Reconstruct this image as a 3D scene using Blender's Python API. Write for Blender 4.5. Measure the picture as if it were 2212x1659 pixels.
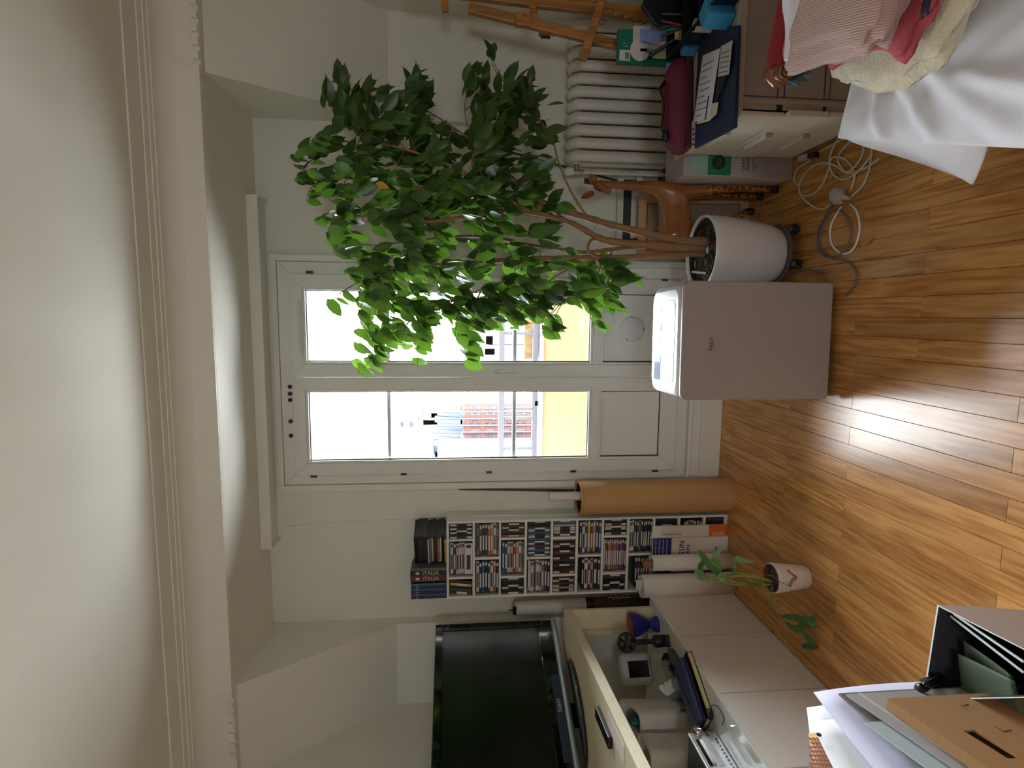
import bpy, math, random
from mathutils import Vector, Matrix
random.seed(7)
SC = bpy.context.scene
COL = SC.collection
PI = math.pi
for o in list(bpy.data.objects): bpy.data.objects.remove(o)

# ---------------------------------------------------------------- camera
F, PIT, YAW, ROL, EYE = 1240.0, math.radians(5.5), math.radians(-6.9), math.radians(-0.1), Vector((0, 0, 1.5))
def ray(px, py):
    """direction (world) through pixel px, py of the 2212 x 1659 frame; the photo is stored turned on its side"""
    X, Y, Z = (829.5 - py) / F, 1.0, -(px - 1106.0) / F
    c, s = math.cos(ROL), math.sin(ROL); X, Z = c*X - s*Z, s*X + c*Z
    c, s = math.cos(PIT), math.sin(PIT); Y, Z = c*Y + s*Z, c*Z - s*Y
    c, s = math.cos(YAW), math.sin(YAW); X, Y = c*X + s*Y, -s*X + c*Y
    return Vector((X, Y, Z))
def at(px, py, Y=None, Z=None, X=None):
    """the point of the room seen at a pixel, on a plane Y=, Z= or X="""
    r = ray(px, py)
    if Y is not None: return EYE + r * (Y / r.y)
    if Z is not None: return EYE + r * ((Z - EYE.z) / r.z)
    return EYE + r * (X / r.x)
cd = bpy.data.cameras.new('camera'); cam = bpy.data.objects.new('camera', cd); COL.objects.link(cam)
b = ray(1106, 829.5); ax = (ray(1107, 829.5) - b).normalized(); ay = (ray(1106, 828.5) - b).normalized(); az = -b.normalized()
cam.matrix_world = Matrix(((ax.x, ay.x, az.x, EYE.x), (ax.y, ay.y, az.y, EYE.y), (ax.z, ay.z, az.z, EYE.z), (0, 0, 0, 1)))
cd.sensor_fit = 'HORIZONTAL'; cd.sensor_width = 36.0; cd.lens = 36.0 * F / 2212.0; cd.clip_start = 0.02; cd.clip_end = 300
SC.camera = cam

# ---------------------------------------------------------------- sky, sun, daylight openings, exposure
w = bpy.data.worlds.new('sky'); SC.world = w; w.use_nodes = True
bg = w.node_tree.nodes['Background']; bg.inputs[0].default_value = (0.90, 0.96, 1.0, 1); bg.inputs[1].default_value = 12.0
sd = bpy.data.lights.new('sun', 'SUN'); sd.energy = 9.0; sd.angle = 0.009; sd.color = (1.0, 0.93, 0.82)
sun = bpy.data.objects.new('sun', sd); COL.objects.link(sun)
sun.rotation_euler = Vector((0.90, -0.27, -1.15)).to_track_quat('-Z', 'Y').to_euler(); sun.location = (-6, 8, 12)
def portal(name, loc, rot, sx, sy):
    d = bpy.data.lights.new(name, 'AREA'); d.shape = 'RECTANGLE'; d.size = sx; d.size_y = sy
    o = bpy.data.objects.new(name, d); COL.objects.link(o); o.location = loc; o.rotation_euler = rot
    d.cycles.is_portal = True
    return o
portal('door_daylight', (-0.33, 3.20, 1.5), (-PI/2, 0, 0), 1.3, 2.3)
portal('rear_fill_portal', (0.0, -2.64, 1.5), (PI/2, 0, 0), 0.6, 0.8)  # guides soft fill through the added rear window
SC.view_settings.view_transform = 'Standard'; SC.view_settings.look = 'None'
SC.view_settings.gamma = 1.0; SC.view_settings.use_curve_mapping = False; SC.view_settings.exposure = 1.5
SC.cycles.max_bounces = 12; SC.cycles.diffuse_bounces = 7; SC.cycles.transparent_max_bounces = 16
SC.cycles.sample_clamp_indirect = 6.0; SC.cycles.caustics_reflective = False; SC.cycles.caustics_refractive = False

# ---------------------------------------------------------------- helpers
def L(c):
    return tuple((x/255/12.92 if x/255 <= 0.04045 else ((x/255+0.055)/1.055)**2.4) for x in c) + (1.0,)
MATS = {}
def mat(name, rgb, rough=0.5, metal=0.0, var=0.0, vs=6.0, bump=0.0, bs=80.0, coat=0.0, sheen=0.0, spec=0.5, stretch=None, rnd=0.0, emit=0.0, subs=0.0, alpha=1.0, rgb2=None):
    if name in MATS: return MATS[name]
    m = bpy.data.materials.new(name); m.use_nodes = True; nt = m.node_tree; p = nt.nodes['Principled BSDF']
    p.inputs['Base Color'].default_value = L(rgb); p.inputs['Roughness'].default_value = rough; p.inputs['Metallic'].default_value = metal
    p.inputs['Coat Weight'].default_value = coat; p.inputs['Sheen Weight'].default_value = sheen; p.inputs['Specular IOR Level'].default_value = spec
    if alpha < 1: p.inputs['Alpha'].default_value = alpha
    if emit: p.inputs['Emission Color'].default_value = L(rgb); p.inputs['Emission Strength'].default_value = emit
    if subs: p.inputs['Subsurface Weight'].default_value = subs; p.inputs['Subsurface Radius'].default_value = (0.02, 0.02, 0.02)
    if var or bump or rnd:
        tc = nt.nodes.new('ShaderNodeTexCoord'); mp = nt.nodes.new('ShaderNodeMapping')
        nt.links.new(tc.outputs['Object'], mp.inputs['Vector'])
        if stretch: mp.inputs['Scale'].default_value = stretch
    if var:
        n = nt.nodes.new('ShaderNodeTexNoise'); n.inputs['Scale'].default_value = vs; n.inputs['Detail'].default_value = 6
        nt.links.new(mp.outputs[0], n.inputs['Vector'])
        r = nt.nodes.new('ShaderNodeValToRGB'); c = L(rgb); c2 = L(rgb2) if rgb2 else tuple(min(1, x*(1+var)) for x in c[:3]) + (1,)
        r.color_ramp.elements[0].color = tuple(x*(1-var) for x in c[:3]) + (1,); r.color_ramp.elements[1].color = c2
        r.color_ramp.elements[0].position = 0.32; r.color_ramp.elements[1].position = 0.68
        nt.links.new(n.outputs['Fac'], r.inputs['Fac']); out = r.outputs['Color']
        nt.links.new(out, p.inputs['Base Color'])
    if rnd:
        oi = nt.nodes.new('ShaderNodeObjectInfo'); hs = nt.nodes.new('ShaderNodeHueSaturation'); mr = nt.nodes.new('ShaderNodeMapRange')
        mr.inputs['To Min'].default_value = 1 - rnd; mr.inputs['To Max'].default_value = 1 + rnd
        nt.links.new(oi.outputs['Random'], mr.inputs['Value']); nt.links.new(mr.outputs[0], hs.inputs['Value'])
        if var: nt.links.new(out, hs.inputs['Color'])
        else: hs.inputs['Color'].default_value = L(rgb)
        nt.links.new(hs.outputs['Color'], p.inputs['Base Color'])
    if bump:
        n2 = nt.nodes.new('ShaderNodeTexNoise'); n2.inputs['Scale'].default_value = bs; n2.inputs['Detail'].default_value = 4
        nt.links.new(mp.outputs[0], n2.inputs['Vector'])
        bp = nt.nodes.new('ShaderNodeBump'); bp.inputs['Strength'].default_value = bump; bp.inputs['Distance'].default_value = 0.004
        nt.links.new(n2.outputs['Fac'], bp.inputs['Height']); nt.links.new(bp.outputs['Normal'], p.inputs['Normal'])
    MATS[name] = m; return m
def wood(name, dark, light, rough=0.35, axis=1, sc=1.0, rnd=0.18, rings=9.0, coat=0.0):
    """wood: long grain along an axis, per-piece shift and tone"""
    if name in MATS: return MATS[name]
    m = bpy.data.materials.new(name); m.use_nodes = True; nt = m.node_tree; p = nt.nodes['Principled BSDF']; N = nt.nodes.new; K = nt.links.new
    tc = N('ShaderNodeTexCoord'); oi = N('ShaderNodeObjectInfo'); mp = N('ShaderNodeMapping')
    s = [14*sc]*3; s[axis] = 1.1*sc; mp.inputs['Scale'].default_value = s
    vm = N('ShaderNodeVectorMath'); vm.operation = 'SCALE'; vm.inputs[0].default_value = (37, 91, 53)
    K(oi.outputs['Random'], vm.inputs['Scale']); K(tc.outputs['Object'], mp.inputs['Vector']); K(vm.outputs[0], mp.inputs['Location'])
    n1 = N('ShaderNodeTexNoise'); n1.inputs['Scale'].default_value = 1.0; n1.inputs['Detail'].default_value = 2; n1.inputs['Distortion'].default_value = 0.25
    K(mp.outputs[0], n1.inputs['Vector'])
    mu = N('ShaderNodeMath'); mu.operation = 'MULTIPLY'; mu.inputs[1].default_value = rings; K(n1.outputs['Fac'], mu.inputs[0])
    fr = N('ShaderNodeMath'); fr.operation = 'PINGPONG'; fr.inputs[1].default_value = 0.5; K(mu.outputs[0], fr.inputs[0])
    n2 = N('ShaderNodeTexNoise'); n2.inputs['Scale'].default_value = 7.0; n2.inputs['Detail'].default_value = 8; K(mp.outputs[0], n2.inputs['Vector'])
    ad = N('ShaderNodeMath'); ad.operation = 'ADD'; K(fr.outputs[0], ad.inputs[0]); K(n2.outputs['Fac'], ad.inputs[1])
    r = N('ShaderNodeValToRGB'); r.color_ramp.elements[0].position = 0.38; r.color_ramp.elements[1].position = 1.0
    r.color_ramp.elements[0].color = L(dark); r.color_ramp.elements[1].color = L(light); K(ad.outputs[0], r.inputs['Fac'])
    hs = N('ShaderNodeHueSaturation'); mr = N('ShaderNodeMapRange'); mr.inputs['To Min'].default_value = 1-rnd; mr.inputs['To Max'].default_value = 1+rnd
    K(oi.outputs['Random'], mr.inputs['Value']); K(mr.outputs[0], hs.inputs['Value']); K(r.outputs['Color'], hs.inputs['Color']); K(hs.outputs['Color'], p.inputs['Base Color'])
    p.inputs['Roughness'].default_value = rough; p.inputs['Coat Weight'].default_value = coat; p.inputs['Coat Roughness'].default_value = 0.2
    bp = N('ShaderNodeBump'); bp.inputs['Strength'].default_value = 0.05; bp.inputs['Distance'].default_value = 0.001; K(n2.outputs['Fac'], bp.inputs['Height']); K(bp.outputs['Normal'], p.inputs['Normal'])
    MATS[name] = m; return m
def clear(name, tint=(1, 1, 1), refl=0.1, rough=0.0):
    """thin clear sheet: lets light straight through and mirrors a little, more at a glancing angle"""
    if name in MATS: return MATS[name]
    m = bpy.data.materials.new(name); m.use_nodes = True; nt = m.node_tree; nt.nodes.clear(); N = nt.nodes.new; K = nt.links.new
    o = N('ShaderNodeOutputMaterial'); mx = N('ShaderNodeMixShader'); t = N('ShaderNodeBsdfTransparent'); g = N('ShaderNodeBsdfGlossy'); f = N('ShaderNodeFresnel')
    t.inputs[0].default_value = tint + (1,); g.inputs['Roughness'].default_value = rough; f.inputs[0].default_value = 1.35 + refl
    K(f.outputs[0], mx.inputs[0]); K(t.outputs[0], mx.inputs[1]); K(g.outputs[0], mx.inputs[2]); K(mx.outputs[0], o.inputs[0])
    MATS[name] = m; return m

class MB:
    def __init__(s): s.v = []; s.f = []; s.m = []; s.k = 0
    def add(s, vs, fs):
        o = len(s.v); s.v += [Vector(v) for v in vs]; s.f += [tuple(i+o for i in f) for f in fs]; s.m += [s.k]*len(fs); return s
    def box(s, x0, x1, y0, y1, z0, z1):
        return s.add([(x0,y0,z0),(x1,y0,z0),(x1,y1,z0),(x0,y1,z0),(x0,y0,z1),(x1,y0,z1),(x1,y1,z1),(x0,y1,z1)],
                     [(0,3,2,1),(4,5,6,7),(0,1,5,4),(1,2,6,5),(2,3,7,6),(3,0,4,7)])
    def obb(s, c, a, b, d):
        c, a, b, d = map(Vector, (c, a, b, d))
        if a.cross(b).dot(d) < 0: a = -a
        return s.add([c-a-b-d, c+a-b-d, c+a+b-d, c-a+b-d, c-a-b+d, c+a-b+d, c+a+b+d, c-a+b+d],
                     [(0,3,2,1),(4,5,6,7),(0,1,5,4),(1,2,6,5),(2,3,7,6),(3,0,4,7)])
    def bar(s, p, q, wa, wb, up=(0,0,1)):
        p, q = Vector(p), Vector(q); d = (q-p); u = Vector(up); a = d.cross(u)
        if a.length < 1e-6: a = d.cross(Vector((1,0,0)))
        a.normalize(); b = a.cross(d).normalized()
        return s.obb((p+q)/2, d/2, a*wa/2, b*wb/2)
    def prism(s, pts, ext):
        pts = [Vector(p) for p in pts]; e = Vector(ext); n = len(pts)
        nr = Vector()
        for i in range(n): nr += pts[i].cross(pts[(i+1) % n])
        if nr.dot(e) > 0: pts = pts[::-1]
        return s.add(pts + [p+e for p in pts], [tuple(range(n)), tuple(range(2*n-1, n-1, -1))] + [(i, n+i, n+(i+1) % n, (i+1) % n) for i in range(n)])
    def cyl(s, p, q, r0, r1=None, n=16, cap=True):
        return s.tube([p, q], [r0, r0 if r1 is None else r1], n, cap)
    def tube(s, pts, r, n=8, cap=True, squash=1.0, up=None):
        pts = [Vector(p) for p in pts]; k = len(pts); rs = r if isinstance(r, (list, tuple)) else [r]*k
        o = len(s.v); t = (pts[1]-pts[0]).normalized(); a = t.orthogonal().normalized() if up is None else (Vector(up) - t*t.dot(Vector(up))).normalized()
        vs = []
        for i in range(k):
            d = (pts[min(i+1, k-1)] - pts[max(i-1, 0)])
            if d.length > 1e-9: d.normalize()
            else: d = t
            a = (a - d*a.dot(d)); a = a.normalized() if a.length > 1e-6 else d.orthogonal().normalized(); bb = d.cross(a)
            for j in range(n):
                th = 2*PI*j/n; vs.append(pts[i] + (a*math.cos(th) + bb*math.sin(th)*squash)*rs[i])
        fs = [(i*n+j, i*n+(j+1) % n, (i+1)*n+(j+1) % n, (i+1)*n+j) for i in range(k-1) for j in range(n)]
        if cap: fs += [tuple(range(n-1, -1, -1)), tuple((k-1)*n+j for j in range(n))]
        return s.add(vs, fs)
    def lathe(s, prof, c=(0,0,0), n=32, cap=True, sx=1.0, sy=1.0):
        c = Vector(c); k = len(prof)
        vs = [c + Vector((r*math.cos(2*PI*j/n)*sx, r*math.sin(2*PI*j/n)*sy, z)) for r, z in prof for j in range(n)]
        fs = [(i*n+j, i*n+(j+1) % n, (i+1)*n+(j+1) % n, (i+1)*n+j) for i in range(k-1) for j in range(n)]
        if cap: fs += [tuple(range(n-1, -1, -1)), tuple((k-1)*n+j for j in range(n))]
        return s.add(vs, fs)
    def grid(s, rows, close=False):
        nr, nc = len(rows), len(rows[0]); vs = [p for r in rows for p in r]
        fs = [(i*nc+j, i*nc+(j+1) % nc, (i+1)*nc+(j+1) % nc, (i+1)*nc+j) for i in range(nr-1) for j in range(nc if close else nc-1)]
        return s.add(vs, fs)
    def ball(s, c, rx, ry=None, rz=None, n=16, m=10):
        ry = rx if ry is None else ry; rz = rx if rz is None else rz; c = Vector(c)
        return s.grid([[c + Vector((rx*math.sin(PI*i/m)*math.cos(2*PI*j/n), ry*math.sin(PI*i/m)*math.sin(2*PI*j/n), -rz*math.cos(PI*i/m))) for j in range(n)] for i in range(m+1)], True)
    def xf(s, M, start=0):
        for i in range(start, len(s.v)): s.v[i] = M @ s.v[i]
        return s
    def build(s, name, mt, parent=None, w=False, smooth=0, bev=0.0, seg=2, sub=0, solid=0.0):
        vs = s.v
        if w and parent is not None:
            I = XF[parent].inverted(); vs = [I @ v for v in vs]
        me = bpy.data.meshes.new(name); me.from_pydata([tuple(v) for v in vs], [], s.f); me.validate()
        ml = mt if isinstance(mt, (list, tuple)) else [mt]
        for x in ml: me.materials.append(x)
        if len(ml) > 1:
            for p, k in zip(me.polygons, s.m): p.material_index = k
        if smooth:
            me.polygons.foreach_set('use_smooth', [True]*len(me.polygons))
            if smooth < 180: me.set_sharp_from_angle(angle=math.radians(smooth))
        me.update()
        o = bpy.data.objects.new(name, me); COL.objects.link(o)
        if parent is not None: o.parent = parent; XF[o] = XF[parent]
        else: XF[o] = Matrix()
        if solid: d = o.modifiers.new('solid', 'SOLIDIFY'); d.thickness = solid; d.offset = 0
        if bev: d = o.modifiers.new('bevel', 'BEVEL'); d.width = bev; d.segments = seg; d.limit_method = 'ANGLE'; d.angle_limit = math.radians(35)
        if sub: d = o.modifiers.new('sub', 'SUBSURF'); d.levels = sub; d.render_levels = sub
        return o
XF = {}
def tag(o, label=None, cat=None, group=None, kind=None):
    if label: o['label'] = label
    if cat: o['category'] = cat
    if group: o['group'] = group
    if kind: o['kind'] = kind
    return o
def thing(name, label, cat, loc=(0,0,0), rz=0.0, group=None, R=None):
    o = bpy.data.objects.new(name, None); COL.objects.link(o); o.empty_display_size = 0.05
    M = Matrix.Translation(Vector(loc)) @ (R.to_4x4() if R is not None else Matrix.Rotation(rz, 4, 'Z')); o.matrix_world = M; XF[o] = M
    return tag(o, label, cat, group)
def struct(name, mb, m, **k): return tag(mb.build(name, m, **k), kind='structure')
def text(name, body, size, m, parent, M, ext=0.0006, align='CENTER', w=False):
    """flat lettering turned into a thin mesh; M places it (x along the words, y up, z out of the surface)"""
    cu = bpy.data.curves.new(name, 'FONT'); cu.body = body; cu.size = size; cu.extrude = ext; cu.align_x = align; cu.align_y = 'CENTER'; cu.resolution_u = 2
    t = bpy.data.objects.new(name+'_tmp', cu); COL.objects.link(t)
    dg = bpy.context.evaluated_depsgraph_get(); me = bpy.data.meshes.new_from_object(t.evaluated_get(dg)); bpy.data.objects.remove(t)
    me.name = name; me.materials.clear(); me.materials.append(m)
    MM = (XF[parent].inverted() @ M) if w else M
    me.transform(MM); o = bpy.data.objects.new(name, me); COL.objects.link(o); o.parent = parent; XF[o] = XF[parent]
    return o
def frame(o, x, y):
    """matrix with origin o, x axis x, y axis y"""
    x = Vector(x).normalized(); z = x.cross(Vector(y)).normalized(); y = z.cross(x); o = Vector(o)
    return Matrix(((x.x, y.x, z.x, o.x), (x.y, y.y, z.y, o.y), (x.z, y.z, z.z, o.z), (0, 0, 0, 1)))
def smooth_path(pts, n=8):
    """Catmull-Rom through points"""
    P = [Vector(p) for p in pts]; P = [P[0]*2-P[1]] + P + [P[-1]*2-P[-2]]; out = []
    for i in range(1, len(P)-2):
        a, b, c, d = P[i-1:i+3]
        for k in range(n):
            t = k/n; out.append(0.5*((2*b) + (c-a)*t + (2*a-5*b+4*c-d)*t*t + (3*b-a-3*c+d)*t**3))
    out.append(P[-2]); return out
def dup(root, loc, rz=0.0, label=None, R=None):
    r = root.copy(); COL.objects.link(r); M = Matrix.Translation(Vector(loc)) @ (R.to_4x4() if R is not None else Matrix.Rotation(rz, 4, 'Z')); r.matrix_world = M; XF[r] = M
    if label: r['label'] = label
    for ch in list(root.children):
        c = ch.copy(); COL.objects.link(c); c.parent = r
        for g in list(ch.children):
            d = g.copy(); COL.objects.link(d); d.parent = c
    return r
# ================================================================ materials of the room
PLASTER = mat('plaster', (226, 223, 214), 0.9, var=0.02, vs=2.0, bump=0.10, bs=160)
CEILP = mat('ceiling_paint', (232, 228, 218), 0.9, bump=0.05, bs=120)
PAINT = mat('white_gloss_paint', (228, 226, 219), 0.45, var=0.02, vs=3)
PVC = mat('white_joinery', (226, 225, 220), 0.4, var=0.015, vs=4)
OAK = wood('oak_boards', (168, 110, 56), (212, 156, 92), 0.24, axis=1, rnd=0.16, rings=5.0)
GAP = mat('board_gap', (38, 20, 8), 0.9)
BLACK = mat('black_plastic', (16, 16, 18), 0.35)
GLASS = clear('window_glass', (0.97, 0.98, 0.98), 0.05)
BRASS = mat('brown_hinge', (92, 66, 46), 0.45, metal=0.4)

# ================================================================ floor: oak boards, each one a piece
fb = MB().box(-2.3, 1.6, -2.75, 3.12, -0.08, -0.004)
floor = struct('floor', fb, GAP)
PW = 0.0695; BX0 = -0.413
pm = {}
def plank(x0, y0, y1):
    w_ = PW - 0.0011; l_ = round(y1-y0-0.0011, 3); key = l_
    if key not in pm:
        m_ = MB().box(-w_/2, w_/2, -l_/2, l_/2, -0.008, 0.0)
        o = m_.build('plank', OAK, floor, bev=0.0006, seg=1); pm[key] = o
    else:
        o = pm[key].copy(); COL.objects.link(o)
    o.location = (x0 + PW/2, (y0+y1)/2, random.uniform(-0.0007, 0.0))
for i in range(-26, 28):
    x0 = BX0 + i*PW
    if x0 < -2.21 or x0 + PW > 1.5: continue
    even = (i % 2 == 1)
    js = [2.03, 0.98] if even else [2.433, 1.384]
    if x0 > -0.15: js = ([2.05, 1.0] if even else [2.79, 1.745])
    ys = [3.095] + js + [-2.7]
    for a_, b_ in zip(ys, ys[1:]): plank(x0, b_, a_)

# ================================================================ walls, ceiling
XL, XR, YB, YF, ZC = -2.19, 1.47, 3.12, -2.6, 2.685
DL, DR = -1.71, 0.965          # sides of the dormer recess
SL0, SL1 = (3.05, 1.835), (2.57, 2.515)   # slope: foot and head (y, z)
DO = (-0.915, 0.255, 0.205, 2.415)            # opening for the French window x0 x1 z0 z1
YO = 3.19
wb = MB()
wb.box(DL, DO[0], YB, YO, 0, 2.56).box(DO[1], DR, YB, YO, 0, 2.56).box(DO[0], DO[1], YB, YO, 0, DO[2]).box(DO[0], DO[1], YB, YO, DO[3], 2.56)
struct('wall_back', wb, PLASTER)
def knee(name, xa, xb):
    prof = [(SL0[0], 0), SL0, SL1, (2.57, 2.75), (YO, 2.75), (YO, 0)]
    struct(name, MB().prism([(xa, y, z) for y, z in prof], (xb-xa, 0, 0)), PLASTER)
knee('wall_knee_left', XL-0.1, DL); knee('wall_knee_right', DR, XR+0.1)
struct('wall_left', MB().box(XL-0.15, XL, YF-0.15, 3.05, 0, 2.8), PLASTER)
struct('wall_right', MB().box(XR, XR+0.15, YF-0.15, 3.05, 0, 2.8), PLASTER)
wf = MB(); wx0, wx1, wz0, wz1 = -0.30, 0.30, 1.05, 1.85
wf.box(XL, wx0, YF-0.15, YF, 0, ZC).box(wx1, XR, YF-0.15, YF, 0, ZC).box(wx0, wx1, YF-0.15, YF, 0, wz0).box(wx0, wx1, YF-0.15, YF, wz1, ZC)
struct('wall_front', wf, PLASTER)
cl = struct('ceiling', MB().box(XL-0.15, XR+0.15, YF-0.15, 2.62, ZC, ZC+0.12), CEILP)
MB().box(DL, DR, 2.52, YO, 2.515, 2.75).build('dormer_ceiling', CEILP, cl)

# unseen rear window, added behind the viewer and sized for its fill light
w2 = thing('window_2_added', None, None, (0, YF, 0)); w2['kind'] = 'structure'
f2 = MB()
for x in (wx0, -0.03, wx1-0.06): f2.box(x, x+0.06, -0.10, -0.04, wz0, wz1)
f2.box(wx0, wx1, -0.10, -0.04, wz0, wz0+0.06).box(wx0, wx1, -0.10, -0.04, wz1-0.06, wz1)
f2.build('window_frame', PVC, w2)
MB().box(wx0+0.05, wx1-0.05, -0.074, -0.070, wz0+0.05, wz1-0.05).build('glass_pane', GLASS, w2)

# cornice with dentils
cp = [(2.30, ZC+0.02), (2.30, ZC-0.006), (2.383, ZC-0.010), (2.384, 2.671), (2.415, 2.668), (2.416, 2.664), (2.438, 2.662)]
for k in range(9):
    t = k/8*PI/2; cp.append((2.438 + 0.100*math.sin(t), 2.546 + 0.112*math.cos(t)))
cp += [(2.540, 2.540), (2.532, 2.539), (2.532, 2.514), (2.575, 2.513), (2.62, 2.75), (2.30, 2.75)]
tr = struct('trim_1', MB().prism([(XL, y, z) for y, z in cp], (XR-XL, 0, 0)), CEILP, smooth=40)
dn = MB().box(-0.0155, 0.0155, -0.012, 0.004, -0.012, 0.013).build('dentil', CEILP, tr, bev=0.002)
x = XL + 0.16; first = True
while x < XR - 0.02:
    o = dn if first else dn.copy()
    if not first: COL.objects.link(o)
    first = False; o.location = (x, 2.53, 2.5265); x += 0.0507
cl2 = [(XL + 0.12*(2.62-y)/0.3, z) for y, z in cp]
ret = [(XL, 2.75), (XL, 2.56), (XL+0.035, 2.55), (XL+0.04, 2.585), (XL+0.06, 2.63), (XL+0.10, 2.66), (XL+0.145, 2.668), (XL+0.15, ZC-0.008), (XL+0.19, ZC-0.006), (XL+0.19, 2.75)]
struct('trim_2', MB().prism([(x, YF, z) for x, z in ret], (0, 2.40-YF, 0)), CEILP, smooth=40)

# pelmet box over the French window
pl = thing('pelmet_box', 'long white pelmet box along the wall above the French window', 'pelmet', (-0.33, YB, 2.46))
MB().box(-1.225, 0.565, 2.966, 2.978, 2.458, 2.514).build('front_board', PAINT, pl, w=True, bev=0.002)
MB().box(-1.225, 0.565, 2.978, YB, 2.472, 2.480).build('underside_board', PAINT, pl, w=True)
for xa in (-1.225, 0.553): MB().box(xa, xa+0.012, 2.978, YB, 2.458, 2.514).build('end_board', PAINT, pl, w=True)

# plinth and step under the French window, baseboards
sp = MB().box(-0.955, 0.32, 3.085, YB, 0, 0.118).box(-0.955, 0.32, 3.100, YB, 0.118, 0.175).box(-0.955, 0.32, 3.088, YB, 0.168, 0.192)
struct('trim_3', sp, PAINT, bev=0.004)
struct('trim_4', MB().box(-0.99, -0.95, 3.075, YB, 0, 0.21).box(-0.985, -0.955, 3.068, YB, 0.1, 0.19), PAINT, bev=0.004)
struct('baseboard_back', MB().box(DL, -0.99, 3.105, YB, 0, 0.12).box(0.32, DR, 3.105, YB, 0, 0.12), PAINT, bev=0.004)
struct('baseboard_left', MB().box(XL, XL+0.014, YF, 3.05, 0, 0.12), PAINT, bev=0.004)
struct('baseboard_right', MB().box(XR-0.014, XR, YF, 3.05, 0, 0.12), PAINT, bev=0.004)

# ================================================================ French window
d1 = thing('door_1', None, None, (-0.33, YB, 0.2)); d1['kind'] = 'structure'
fr = MB(); x0, x1, z0, z1, t = -0.922, 0.262, 0.200, 2.422, 0.075
fr.prism([(x0,3.105,z0),(x0+t,3.105,z0+t),(x0+t,3.105,z1-t),(x0,3.105,z1)], (0,0.075,0)).prism([(x1,3.105,z0),(x1,3.105,z1),(x1-t,3.105,z1-t),(x1-t,3.105,z0+t)], (0,0.075,0))
fr.prism([(x0,3.105,z1),(x0+t,3.105,z1-t),(x1-t,3.105,z1-t),(x1,3.105,z1)], (0,0.075,0)).prism([(x0,3.105,z0),(x1,3.105,z0),(x1-t,3.105,z0+t),(x0+t,3.105,z0+t)], (0,0.075,0))
fr.build('door_frame', PVC, d1, w=True, bev=0.003)
for xa, xb in ((-0.960, -0.924), (0.264, 0.298)):
    MB().box(xa, xb, 3.094, YB+0.002, 0.2, 2.455).build('casing', PAINT, d1, w=True, bev=0.004)
MB().box(-0.960, 0.298, 3.098, YB+0.002, 2.424, 2.455).build('casing', PAINT, d1, w=True, bev=0.004)
SEAM = -0.336
def sash(xa, xb, gl, gr, name='sash'):
    za, zb = 0.268, 2.358; y0, y1 = 3.088, 3.150
    m = MB()
    # mitred outer frame and middle rail
    L_, R_ = gl-0.014, gr+0.014; T_, B_ = 2.296, 0.345
    m.prism([(xa,y0,za),(L_,y0,B_),(L_,y0,T_),(xa,y0,zb)], (0,y1-y0,0)).prism([(xb,y0,za),(xb,y0,zb),(R_,y0,T_),(R_,y0,B_)], (0,y1-y0,0))
    m.prism([(xa,y0,zb),(L_,y0,T_),(R_,y0,T_),(xb,y0,zb)], (0,y1-y0,0)).prism([(xa,y0,za),(xb,y0,za),(R_,y0,B_),(L_,y0,B_)], (0,y1-y0,0))
    m.box(L_, R_, y0+0.002, y1, 0.712, 0.757)
    s = m.build(name, PVC, d1, w=True, bev=0.0025)
    bd = MB()
    for (p0, p1, q0, q1) in ((L_, R_, 0.757, T_), (L_, R_, B_, 0.712)):
        e = 0.013
        bd.box(p0, p0+e, y0+0.006, 3.124, q0, q1).box(p1-e, p1, y0+0.006, 3.124, q0, q1).box(p0+e, p1-e, y0+0.006, 3.124, q0, q0+e).box(p0+e, p1-e, y0+0.006, 3.124, q1-e, q1)
    bd.build('glazing_bead', PVC, s, w=True, bev=0.002)
    gk = MB()
    for (q0, q1) in ((0.770, T_-0.013), (B_+0.013, 0.699)):
        e = 0.004; p0, p1 = gl, gr
        gk.box(p0-0.001, p0+e, 3.112, 3.122, q0, q1).box(p1-e, p1+0.001, 3.112, 3.122, q0, q1).box(p0+e, p1-e, 3.112, 3.122, q0-0.001, q0+e).box(p0+e, p1-e, 3.112, 3.122, q1-e, q1+0.001)
    gk.build('seal', mat('grey_seal', (58, 54, 58), 0.7), s, w=True)
    MB().box(gl-0.005, gr+0.005, 3.124, 3.130, 0.762, T_-0.005).build('glass_pane', GLASS, s, w=True)
    MB().box(gl-0.005, gr+0.005, 3.116, 3.134, B_+0.005, 0.704).build('lower_panel', PVC, s, w=True, bev=0.002)
    for zz in (at(841, 900, Y=3.16).z, at(1110, 900, Y=3.16).z):
        MB().box(gl-0.01, gr+0.01, 3.145, 3.172, zz-0.010, zz+0.010).build('glazing_bar', mat('grey_aluminium', (168, 172, 176), 0.4, metal=0.3), s, w=True, bev=0.002)
    return s
sl = sash(-0.868, SEAM-0.0015, -0.789, -0.416)
sr = sash(SEAM+0.0015, 0.198, -0.254, 0.117)
def hinge(px, py, s):
    p = at(px, py, Y=3.09)
    h = MB().cyl((p.x, 3.088, p.z-0.016), (p.x, 3.088, p.z+0.016), 0.0065, n=12).box(p.x-0.006, p.x+0.006, 3.088, 3.106, p.z-0.014, p.z+0.014)
    h.build('hinge', BRASS, s, w=True, smooth=40)
for px, py in ((678,1029),(872,1024),(1056,1020),(1238,1018),(1415,1017)): hinge(px, py, sl)
for px, py in ((668,588),(860,591),(1050,595),(1240,600),(1436,605)): hinge(px, py, sr)
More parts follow.
